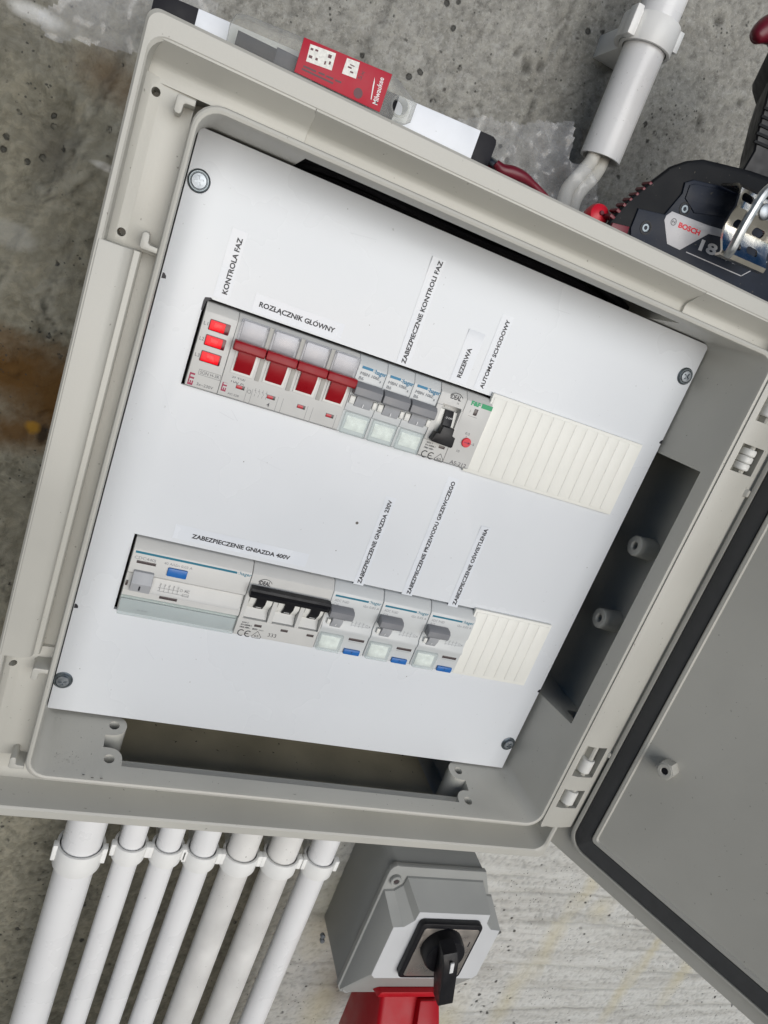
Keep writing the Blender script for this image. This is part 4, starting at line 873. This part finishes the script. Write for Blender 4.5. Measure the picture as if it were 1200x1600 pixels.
# lid: prism with notched corners, drawn in towards the front
def lidpoly(x0, x1, y0, y1, n): return [(x0, y0 + 3), (x0 + 3, y0), (x1 - 3, y0), (x1, y0 + 3), (x1, y1 - n)] + arc(x1 - 2.5, y1 - n + 2.5, 2.5, 300, 260, 3) + arc(x1 - n, y1 - n, n * .55, -10, 100, 5)[:0] + [(x1 - n + 3, y1 - n + 1), (x1 - n, y1 - n + 5), (x1 - n - 1, y1), (x0 + n + 1, y1), (x0 + n, y1 - n + 5), (x0 + n - 3, y1 - n + 1), (x0, y1 - n)]
LP = lambda z, x0, x1, y0, y1, n, bm: [bm.verts.new((a, b, z)) for a, b in [(x0, y0 + 4), (x0 + 4, y0), (x1 - 4, y0), (x1, y0 + 4), (x1, y1 - n), (x1 - n * .55, y1 - n + 1), (x1 - n + 1, y1 - n * .55), (x1 - n, y1), (x0 + n, y1), (x0 + n - 1, y1 - n * .55), (x0 + n * .55, y1 - n + 1), (x0, y1 - n)]]
bm = new(); rings = [LP(-63, 290, 404.5, -577, -432.5, 17, bm), LP(-60.5, 290.2, 404.5, -576.8, -433, 17, bm), LP(-41, 299.3, 413, -533, -449.4, 19, bm), LP(-40, 300.2, 412.4, -531.4, -450.1, 19, bm)]
F = [bm.faces.new(rings[-1])]
for A_, B_ in zip(rings, rings[1:]):
    for i in range(len(A_)): F.append(bm.faces.new((A_[i], A_[(i + 1) % len(A_)], B_[(i + 1) % len(B_)], B_[i])))
bmesh.ops.recalc_face_normals(bm, faces=F)
lid = obj('lid', bm, M['switchgrey'], t, angle=25)
bm = new(); q = LP(-39.8, 300.4, 412.2, -531.2, -450.3, 19, bm); bm.faces.new(q); q2 = LP(-40.6, 299.8, 412.8, -532.2, -449.7, 19, bm)
for i in range(12): bm.faces.new((q2[i], q2[(i + 1) % 12], q[(i + 1) % 12], q[i]))
bmesh.ops.recalc_face_normals(bm, faces=bm.faces); obj('front_face', bm, M['switch_lit'], lid, angle=25)
bm = new(); prism(bm, boxpoly(1.3, -422.6), -68, -62.6, 'z', .8); obj('seam_lip', bm, M['switchgrey'], t)
for x, y in ((296.5, -437), (297, -571)):
    bm = new(); lathe(bm, (x, y, -63.5), (0, 0, 1), [(5.4, 0), (5.4, 4), (4.9, 4.6), (3.0, 4.6), (2.8, 3.6), (0, 3.6)], 24); obj('lid_screw', bm, M['switchgrey'], t)
    bm = new(); cyl(bm, (x, y, -60.2), (0, 0, 1), 2.4, 1., .2, 20); obj('screw_slot', bm, M['window'], t)
bm = new(); prism(bm, rrect(322.4, 387.0, -523, -456.5, 5, 4), -40, -33.5, 'z', 1.0); fr = obj('dial_frame', bm, M['black'], t)
bm = new(); prism(bm, rrect(327.0, 384.5, -519.5, -461.5, 3, 4), -33.8, -33.0, 'z', .2); pl = obj('dial_plate', bm, M['silver'], t)
printed('dial_mark', M['ink'], pl, [RC(379.0, 380.2, -482, -476, -32.9), (lambda bm: quad(bm, [(358.4, -468.5), (361.8, -468.5), (360.1, -462.5)], -32.9))])
bm = new(); lathe(bm, (351, -481, -33), (0, 0, 1), [(0, 0), (20, 0), (19.4, 10), (18.4, 12), (0, 12)], 40); kn = obj('knob', bm, M['black'], t)
bm = new()
hexa(bm, [(342.5, -494, -24), (365, -494, -24), (362, -466, -24), (346, -466, -24), (338.5, -508, 2), (355, -508, 2), (355.5, -470, -8), (346.5, -470, -8)], 1.2)
bm.free(); bm = new()
prism(bm, [(-459, -22), (-462, -10), (-470, -5), (-515, -2), (-518, -4), (-518, -16), (-500, -22)], 342.5, 356.5, 'x', 1.1)
TR = Matrix.Rotation(math.radians(15), 3, 'Z')
bmesh.ops.rotate(bm, cent=(350, -482, 0), matrix=TR, verts=bm.verts)
hd = obj('handle', bm, M['black'], kn)
bm = new(); box(bm, 348.3, 351.6, -478, -466.5, -5, -3.6, .1); bmesh.ops.rotate(bm, cent=(350, -482, 0), matrix=TR, verts=bm.verts); obj('pointer', bm, M['white_ink'], hd)
bm = new(); cyl(bm, (349.5, -516.5, -10), (0, -1, 0), 2.2, 2.2, .1, 16); bmesh.ops.rotate(bm, cent=(350, -482, 0), matrix=TR, verts=bm.verts); obj('handle_hole', bm, M['window'], hd)
bm = new(); prism(bm, [(306, -64), (306, -92), (311, -112), (408, -112), (410, -92), (410, -62), (400, -46), (330, -46)], -580, -536, 'y'); bm.free()
# red socket hanging from the slanted underside
bm = new(); hexa(bm, [(312, -582, -110), (404, -582, -110), (404, -575, -112), (312, -575, -112), (322, -565, -46), (394, -565, -46), (392, -558, -46), (324, -558, -46)], 1.5); obj('socket_flange', bm, M['socketred'], t)
bm = new(); hexa(bm, [(332, -570, -108), (396, -570, -108), (394, -570, -58), (334, -570, -60), (330, -680, -98), (420, -680, -98), (416, -680, 10), (334, -680, 10)], 5, 3); sk = obj('socket_body', bm, M['socketred'], t)
bm = new(); hexa(bm, [(372, -578, -56), (393, -578, -56), (393, -572, -48), (372, -572, -48), (368, -640, -24), (408, -640, -24), (406, -640, -6), (370, -640, -6)], 1.5); lt = obj('socket_latch', bm, M['socketred'], t)
bm = new(); hexa(bm, [(377, -590, -42), (396, -590, -42), (396, -590, -38), (377, -590, -38), (376, -600, -36), (398, -600, -36), (398, -599, -30.5), (376, -599, -30.5)], .3); obj('latch_slot', bm, M['darkred'], lt)
bm = new(); lathe(bm, (333, -567.5, -56.5), (0, -.9, .42), [(0, 0), (2.6, 0), (2.4, 1.6), (0, 2.2)], 16); obj('flange_screw', bm, M['chrome'], t)
for p in ((279.5, -566, -113), (281, -572, -113)):
    bm = new(); cyl(bm, p, (0, .2, 1), 2.4, 4.5, .5, 12); obj('fixing_screw', bm, M['zinc'], t)

# ================================================================== THINGS LEFT ON TOP OF THE BOX (its top face is at y = 107)
# black and white bar
t = thing('levelling_bar', 'long flat bar painted in black and white blocks lying along the top of the box', 'bar', (30, 107.4, 8))
bm = new(); segs = [(-56, -37.8, 'barblack'), (-37.8, 62.0 - 45, 'barwhite'), (17, 58.3, 'barblack'), (58.3, 103.3, 'barwhite')]
def bar_y(x): return 119.0 + (x + 38) * .0485
for x0_, x1_, mm in segs:
    bm = new(); hexa(bm, [(x0_, 107.5, 2), (x1_, 107.5, 2), (x1_, bar_y(x1_), 2), (x0_, bar_y(x0_), 2), (x0_, 107.5, 13), (x1_, 107.5, 13), (x1_, bar_y(x1_), 13), (x0_, bar_y(x0_), 13)], .25)
    obj('painted_block', bm, M[mm], t)
bm = new(); prism(bm, [(103.3, 107.5), (113.2, 107.5), (113.6, 110), (113.6, 123.2), (112.9, 125.2), (110.8, 126.2), (103.3, bar_y(103.3))], 2, 13, 'z', .5); obj('end_cap', bm, M['barblack'], t)
# saw blade pack
t = thing('blade_pack', 'clear blade pack with a red printed card in front of the painted bar', 'blade pack', (20, 107.5, 24))
bm = new(); prism(bm, [(-22.6, 107.6), (-23.6, 110), (-24.0, 117), (-22.4, 121), (-18, 122.4), (6.6, 124.4), (48.9, 127.4), (53.4, 126.2), (64.8, 120.8), (64.6, 112.3), (62, 110.4), (50, 108.6), (46, 107.6)], 17.6, 26.6, 'z', 1.3)
sh_ = obj('clamshell', bm, M['clear'], t); h = new(); cyl(h, (57.2, 116.4, 5), (0, 0, 1), 3.7, 40, .1, 28); cut(sh_, [h])
bm = new(); lathe(bm, (57.2, 116.4, 26.3), (0, 0, 1), [(3.8, 0), (3.9, .6), (4.6, .6), (4.8, 0)], 28); obj('hang_hole_rim', bm, M['clear'], t)
bm = new(); prism(bm, [(6.9, 109.9), (48.7, 110.2), (48.9, 126.8), (6.9, 124.1)], 26.9, 27.3, 'z', .1); card = obj('card', bm, M['packred'], t)
bm = new(); box(bm, -20, -2.5, 110.6, 116.2, 21, 22.4, .2); obj('blade', bm, M['blade'], t)
bm = new(); box(bm, -2.5, 8, 110.4, 117.0, 20.6, 22.6, .2); obj('blade_shank', bm, M['bladegrey'], t)
bm = new(); quad(bm, [(10.5, 115.8), (22.3, 117.0), (22.0, 124.0), (10.2, 122.8)], 27.36); quad(bm, [(27.0, 117.8), (33.7, 118.4), (33.2, 125.1), (27.2, 124.4)], 27.36); obj('pale_print', bm, M['packwhite'], card, flat=True)
bm = new()
for x, y, a, b in ((11.5, 121.2, 1.0, .8), (13.6, 121.6, 1.1, .7), (11.8, 118.2, 1.3, 1.), (14.6, 118.4, .9, .9), (18.6, 118.6, .6, 1.3), (19.8, 121.8, 1.3, 1.3), (20.6, 119.4, .7, 1.2), (29.6, 121.4, 1.5, .6), (31, 120, 1.3, .6), (30.4, 122.6, 1.8, .4)):
    quad(bm, [(x - a * .6, y - b * .6), (x + a * .6, y - b * .5), (x + a * .6, y + b * .6), (x - a * .6, y + b * .5)], 27.4)
text(bm, 'SAWZALL', 8.6, 111.6, 1.0, .4, 27.4, 3) if False else None
for x, w_, y in ((10, 6, 113.2), (17, 3, 113.5), (20.6, 3.6, 113.6), (25, 3, 113.7), (9.6, 15, 111.9)): quad(bm, [(x, y), (x + w_, y + .2), (x + w_, y + 1.0), (x, y + .8)], 27.38)
text(bm, '5x', 36.0, 118.6, 4.2, 1.8, 27.38, 80, 0)
quad(bm, [(36.6 + 2.2 * math.cos(i * .524), 113.4 + 2.2 * math.sin(i * .524)) for i in range(12)], 27.38)
obj('dark_print', bm, mat('dark card print', (.09, .02, .03), .5), card, flat=True)
bm = new(); text(bm, 'Milwaukee', 46.6, 112.4, 11.4, 2.4, 27.4, 94, .012); quad(bm, [(42.9, 113.4), (43.3, 113.4), (42.3, 120.4), (41.6, 122.6), (41.9, 119)], 27.4); obj('lettering', bm, M['white_ink'], card, flat=True)
# pliers
t = thing('pliers', 'pliers with dark red grips lying behind the rim beside the bar end', 'pliers', (130, 108, 16))
bm = new(); tube(bm, spline([(98, 118.5, -6), (110, 117.6, 4), (116.5, 114.4, 14), (119.5, 112.4, 19)], 6), 2.2, 12); obj('jaw', bm, M['zinc'], t)
bm = new(); P_ = spline([(114.6, 114.2, 19), (119, 112.6, 19.5), (125, 113.4, 20), (132, 113.6, 20), (140, 112.2, 19), (150, 109.6, 17), (160, 107.8, 14)], 6)
tube(bm, P_, [1.9 + 1.4 * math.sin(math.pi * min(1, i / 22)) for i in range(len(P_))], 14); obj('grip', bm, M['darkred'], t)
bm = new(); P_ = spline([(114, 111.4, 12), (122, 109.8, 8), (132, 109.6, 4), (146, 109.4, 0), (158, 109.4, -4)], 6); tube(bm, P_, 2.6, 14); obj('grip', bm, M['darkred'], t)
# red knob peeping over the rim
t = thing('screwdriver', 'screwdriver end with a round bright red cap peeping over the rim left of the battery', 'screwdriver', (186, 107.5, 0))
bm = new(); lathe(bm, (186.4, 116.2, 10), (.1, -.25, -1), [(0, -1), (3.0, -.8), (5.6, .6), (6.6, 3), (6.4, 8), (4.6, 11), (4, 30), (0, 30)], 28); obj('cap', bm, M['tealred'], t)
bm = new(); cyl(bm, (186.2, 116.8, 11.8), (.1, -.25, -1), 1.3, 1.6, .2, 14); obj('cap_hole', bm, M['darkred'], t)

# plastic bags
def bag(outline, z, amp, label, seed, slope=0.):
    """crumpled film spanning an outline (mm, x/y) at depth z"""
    rg = np.random.default_rng(seed); P = np.array(outline, float); x0, y0 = P.min(0); x1, y1 = P.max(0); st = 1.6
    xs, ys = np.arange(x0 - 2, x1 + 2, st), np.arange(y0 - 2, y1 + 2, st); X, Y = np.meshgrid(xs, ys)
    ins = np.zeros(X.shape, bool); n = len(P)
    for i in range(n):
        (ax, ay), (bx, by) = P[i], P[(i + 1) % n]
        c_ = ((ay > Y) != (by > Y)) & (X < (bx - ax) * (Y - ay) / (by - ay + 1e-9) + ax); ins ^= c_
    H = np.zeros(X.shape)
    for _ in range(40):
        a, f = rg.uniform(0, np.pi), rg.uniform(.05, .26); ph = rg.uniform(0, 6.28)
        H += np.abs(np.sin((X * np.cos(a) + Y * np.sin(a)) * f + ph + .5 * np.sin(Y * .07 + ph))) * rg.uniform(.2, 1) * .06 / f
    H = (H - H.mean()) / H.std() * amp
    bm = new(); vm = {}
    def vert(j, i):
        if (j, i) not in vm: vm[(j, i)] = bm.verts.new((X[j, i], Y[j, i] + .18 * H[j, i], z + H[j, i] + slope * (Y[j, i] - y0)))
        return vm[(j, i)]
    for j in range(X.shape[0] - 1):
        for i in range(X.shape[1] - 1):
            if ins[j, i] and ins[j + 1, i + 1] and ins[j, i + 1] and ins[j + 1, i]: bm.faces.new((vert(j, i), vert(j, i + 1), vert(j + 1, i + 1), vert(j + 1, i)))
    o = obj('plastic_bag', bm, M['bag'], None, ((x0 + x1) / 2, y0, z), angle=40); tag(o, label, 'plastic bag', 'clear plastic bags lying on top of the box'); return o
bag([(-104, 92), (-99, 87), (-92, 86), (-84, 90), (-70, 91), (-52, 96), (-30, 104), (-30, 132), (-56, 128), (-88, 122), (-97, 100)], -10, 2.2, 'crumpled clear bag sticking out past the left end of the bar', 3)
bag([(118, 104), (190, 106), (203, 124), (203, 131), (190, 145), (177, 146), (169, 165), (150, 156), (129, 147), (110, 141), (80, 132), (66, 124), (90, 118)], -30, 3.0, 'crumpled clear bag over the cables behind the pliers', 8)

# ================================================================== DRILL WITH BATTERY
t = thing('cordless_drill', 'black cordless drill standing on its navy battery at the right end of the box top', 'drill', (250, 108, -15))
out_ = [(186.6, 107.8), (186.8, 113.5), (192.2, 126.5), (200, 138.5), (209, 151.2), (217.2, 157.4), (226.5, 162.0), (239, 164.6), (258, 168.4), (300, 174), (322, 172), (330, 150), (330, 107.8)]
def loft(bm, A, z1, B, z0, b):
    a = [bm.verts.new((x, y, z1)) for x, y in A]; c = [bm.verts.new((x, y, z0)) for x, y in B]; n = len(A)
    F = [bm.faces.new(a), bm.faces.new(c[::-1])] + [bm.faces.new((a[i], c[i], c[(i + 1) % n], a[(i + 1) % n])) for i in range(n)]
    bmesh.ops.recalc_face_normals(bm, faces=F); bmesh.ops.bevel(bm, geom=list(F[0].edges), offset=b, segments=3, affect='EDGES', profile=.5, clamp_overlap=True)
bm = new(); loft(bm, out_, 20, [(228, 107.8), (228, 113), (231, 126), (236, 138), (242, 148), (248, 153), (255, 157), (264, 160), (280, 164), (305, 169), (322, 169), (330, 148), (330, 107.8)], -46, 4.)
bat = obj('battery', bm, M['navydark'], t)
bm = new(); prism(bm, [(204, 108.2), (201, 114), (200.6, 124.6), (217.4, 127.8), (222.2, 141), (221, 146.4), (225.5, 149.6), (262, 157), (324, 160), (324, 108.2)], 15, 21.4, 'z', .8); obj('side_plate', bm, M['navy'], bat)
bm = new(); prism(bm, [(224.8, 139.2), (224.0, 146.0), (227, 148.0), (262, 155), (300, 157), (300, 150), (250, 139.2), (234, 134.8)], 21, 22.2, 'z', .5); obj('raised_panel', bm, M['navy'], bat)
for k in range(7):
    bm = new(); a = k / 6; x, y = 188.6 + 14.5 * a, 115.6 + 22.8 * a; box(bm, x - 1.6, x + 2.6, y - .9, y + .9, 12, 19.6, .4)
    bmesh.ops.rotate(bm, cent=(x, y, 0), matrix=Matrix.Rotation(math.radians(-12), 3, 'Z'), verts=bm.verts); obj('vent_rib', bm, M['darkred'], bat)
bm = new(); prism(bm, [(189.6, 108), (189.4, 112.6), (200, 114.4), (200.6, 110), (199, 108)], 18, 21.2, 'z', .4); obj('vent_panel', bm, M['darkred'], bat)
for x, y in ((227.6, 134.6), (209.4, 117.4)):
    bm = new(); lathe(bm, (x, y, 21.2), (0, 0, 1), [(3.7, 0), (3.6, .5), (2.8, .5), (2.6, -.2), (0, -.2)], 24); bs = obj('battery_screw', bm, M['black'], bat)
    bm = new(); lathe(bm, (x, y, 21.2), (0, 0, 1), [(2.3, 0), (2.0, .3), (1.1, .3), (.9, 0), (0, 0)], 18); obj('screw_core', bm, M['zincdark'], bs)
bm = new(); prism(bm, [(220.6, 130.6), (218.2, 127.4), (218.2, 125), (226.2, 114.8), (235.6, 114.8), (248.8, 128.8), (262, 131.2), (261.4, 134.8), (246, 132.6)], 21.2, 21.75, 'z', .15); lb = obj('battery_label', bm, M['batgrey'], bat)
printed('lettering', M['tealred'], lb, [T('BOSCH', 228.1, 124.9, 15.2, 2.6, 21.82, 3.5, .04)])
printed('emblem', M['ink'], lb, [RL(arc(224.2, 126.2, 1.7, 0, 342, 18), .3, 21.82), RL(arc(224.2, 126.2, .9, -50, 50, 5), .25, 21.82, False), RL(arc(224.2, 126.2, .9, 130, 230, 5), .25, 21.82, False), RC(223.4, 225.0, 126.05, 126.35, 21.82)])
printed('voltage_print', M['batgrey'], bat, [T('18 V', 247.0, 119.4, 26, 5.4, 21.46, 4, .035), RL([(240.5, 115.4), (282.3, 116.8), (294.8, 129.6)], .5, 21.46, False), T('Li-Ion', 272.4, 120.7, 9.2, 1.7, 21.46, 5, 0)])
printed('capacity_print', M['tealred'], bat, [T('4,0', 273.2, 124.4, 4.6, 2.2, 21.46, 4, .03)])
# belt clip: plated strip, bent, slotted
bm = new()
prof = [(153.8, 24), (153.2, 38), (151, 41), (142, 41.5), (138, 39), (133, 37), (126, 38), (120, 41), (117.6, 40), (117, 36)]
A_ = [bm.verts.new((240.8 + (154 - y) * .19, y, z)) for y, z in prof]; B_ = [bm.verts.new((276.5 + (154 - y) * .12, y + 1.5, z - 1)) for y, z in prof]
for i in range(len(prof) - 1): bm.faces.new((A_[i], A_[i + 1], B_[i + 1], B_[i]))
bmesh.ops.recalc_face_normals(bm, faces=bm.faces); bmesh.ops.solidify(bm, geom=bm.faces[:], thickness=1.4)
cl = obj('belt_clip', bm, M['chrome'], bat, angle=60)
cs = []
for x, y in ((248, 147.6), (265, 148.5), (253, 135.6), (267, 136.4), (256, 125.6), (268.5, 126.6)):
    c_ = new(); prism(c_, rrect(x - 4.2, x + 4.2, y - 2.0, y + 2.0, 1.8, 4), 20, 60, 'z'); cs.append(c_)
cut(cl, cs)
bm = new(); tube(bm, spline([(300, 164, 34), (272, 163.5, 44), (258, 159.5, 47), (251, 152, 48), (249, 143, 48), (248.5, 132, 47), (249.5, 122, 45), (251, 118.5, 42)], 6), 2.5, 10); obj('clip_bar', bm, mat('cast zinc', (.62, .64, .64), .42, metal=1, noise=.2, scale=300), bat)
bm = new(); lathe(bm, (262, 146, 40), (0, 0, 1), [(0, 3), (2.5, 3), (4.2, 2), (4.4, .4), (4.4, 0)], 24); obj('clip_screw', bm, M['zinc'], bat)
HA = [(262.6, 160), (264.4, 174), (265.6, 183), (262.2, 192), (260, 201), (257.6, 210), (255.6, 222), (249, 227), (247, 230), (262, 262), (330, 262), (330, 160)]
bm = new(); loft(bm, HA, 4, [(x + 30 if x < 300 else x, y) for x, y in HA], -40, 3.5); obj('handle', bm, M['black'], t)
for k in range(5):
    bm = new(); y = 186 + 4.2 * k; prism(bm, [(263 - k * .9, y), (310, y + 4), (310, y + 6), (263 - k * .9, y + 1.6)], 3.4, 5, 'z', .4); obj('grip_rib', bm, M['navydark'], t)
bm = new(); P_ = spline([(262, 247, -6), (252, 243.5, -4), (244, 238.5, -3), (239.6, 233.2, -2), (238.4, 231.4, -2)], 6); tube(bm, P_, [13, 12.6, 12, 11.4, 10.8, 10.2, 9.6, 9, 8.4, 7.8, 7.4, 7, 6.6, 6.2, 5.8, 5.4, 5, 4.6, 4.2, 3.8, 3.2, 2.6, 2, 1.2, .6][:len(P_)], 20); obj('trigger', bm, M['darkred'], t)

bpy.data.objects.remove(_to)
for me in list(bpy.data.meshes):
    if me.users == 0: bpy.data.meshes.remove(me)
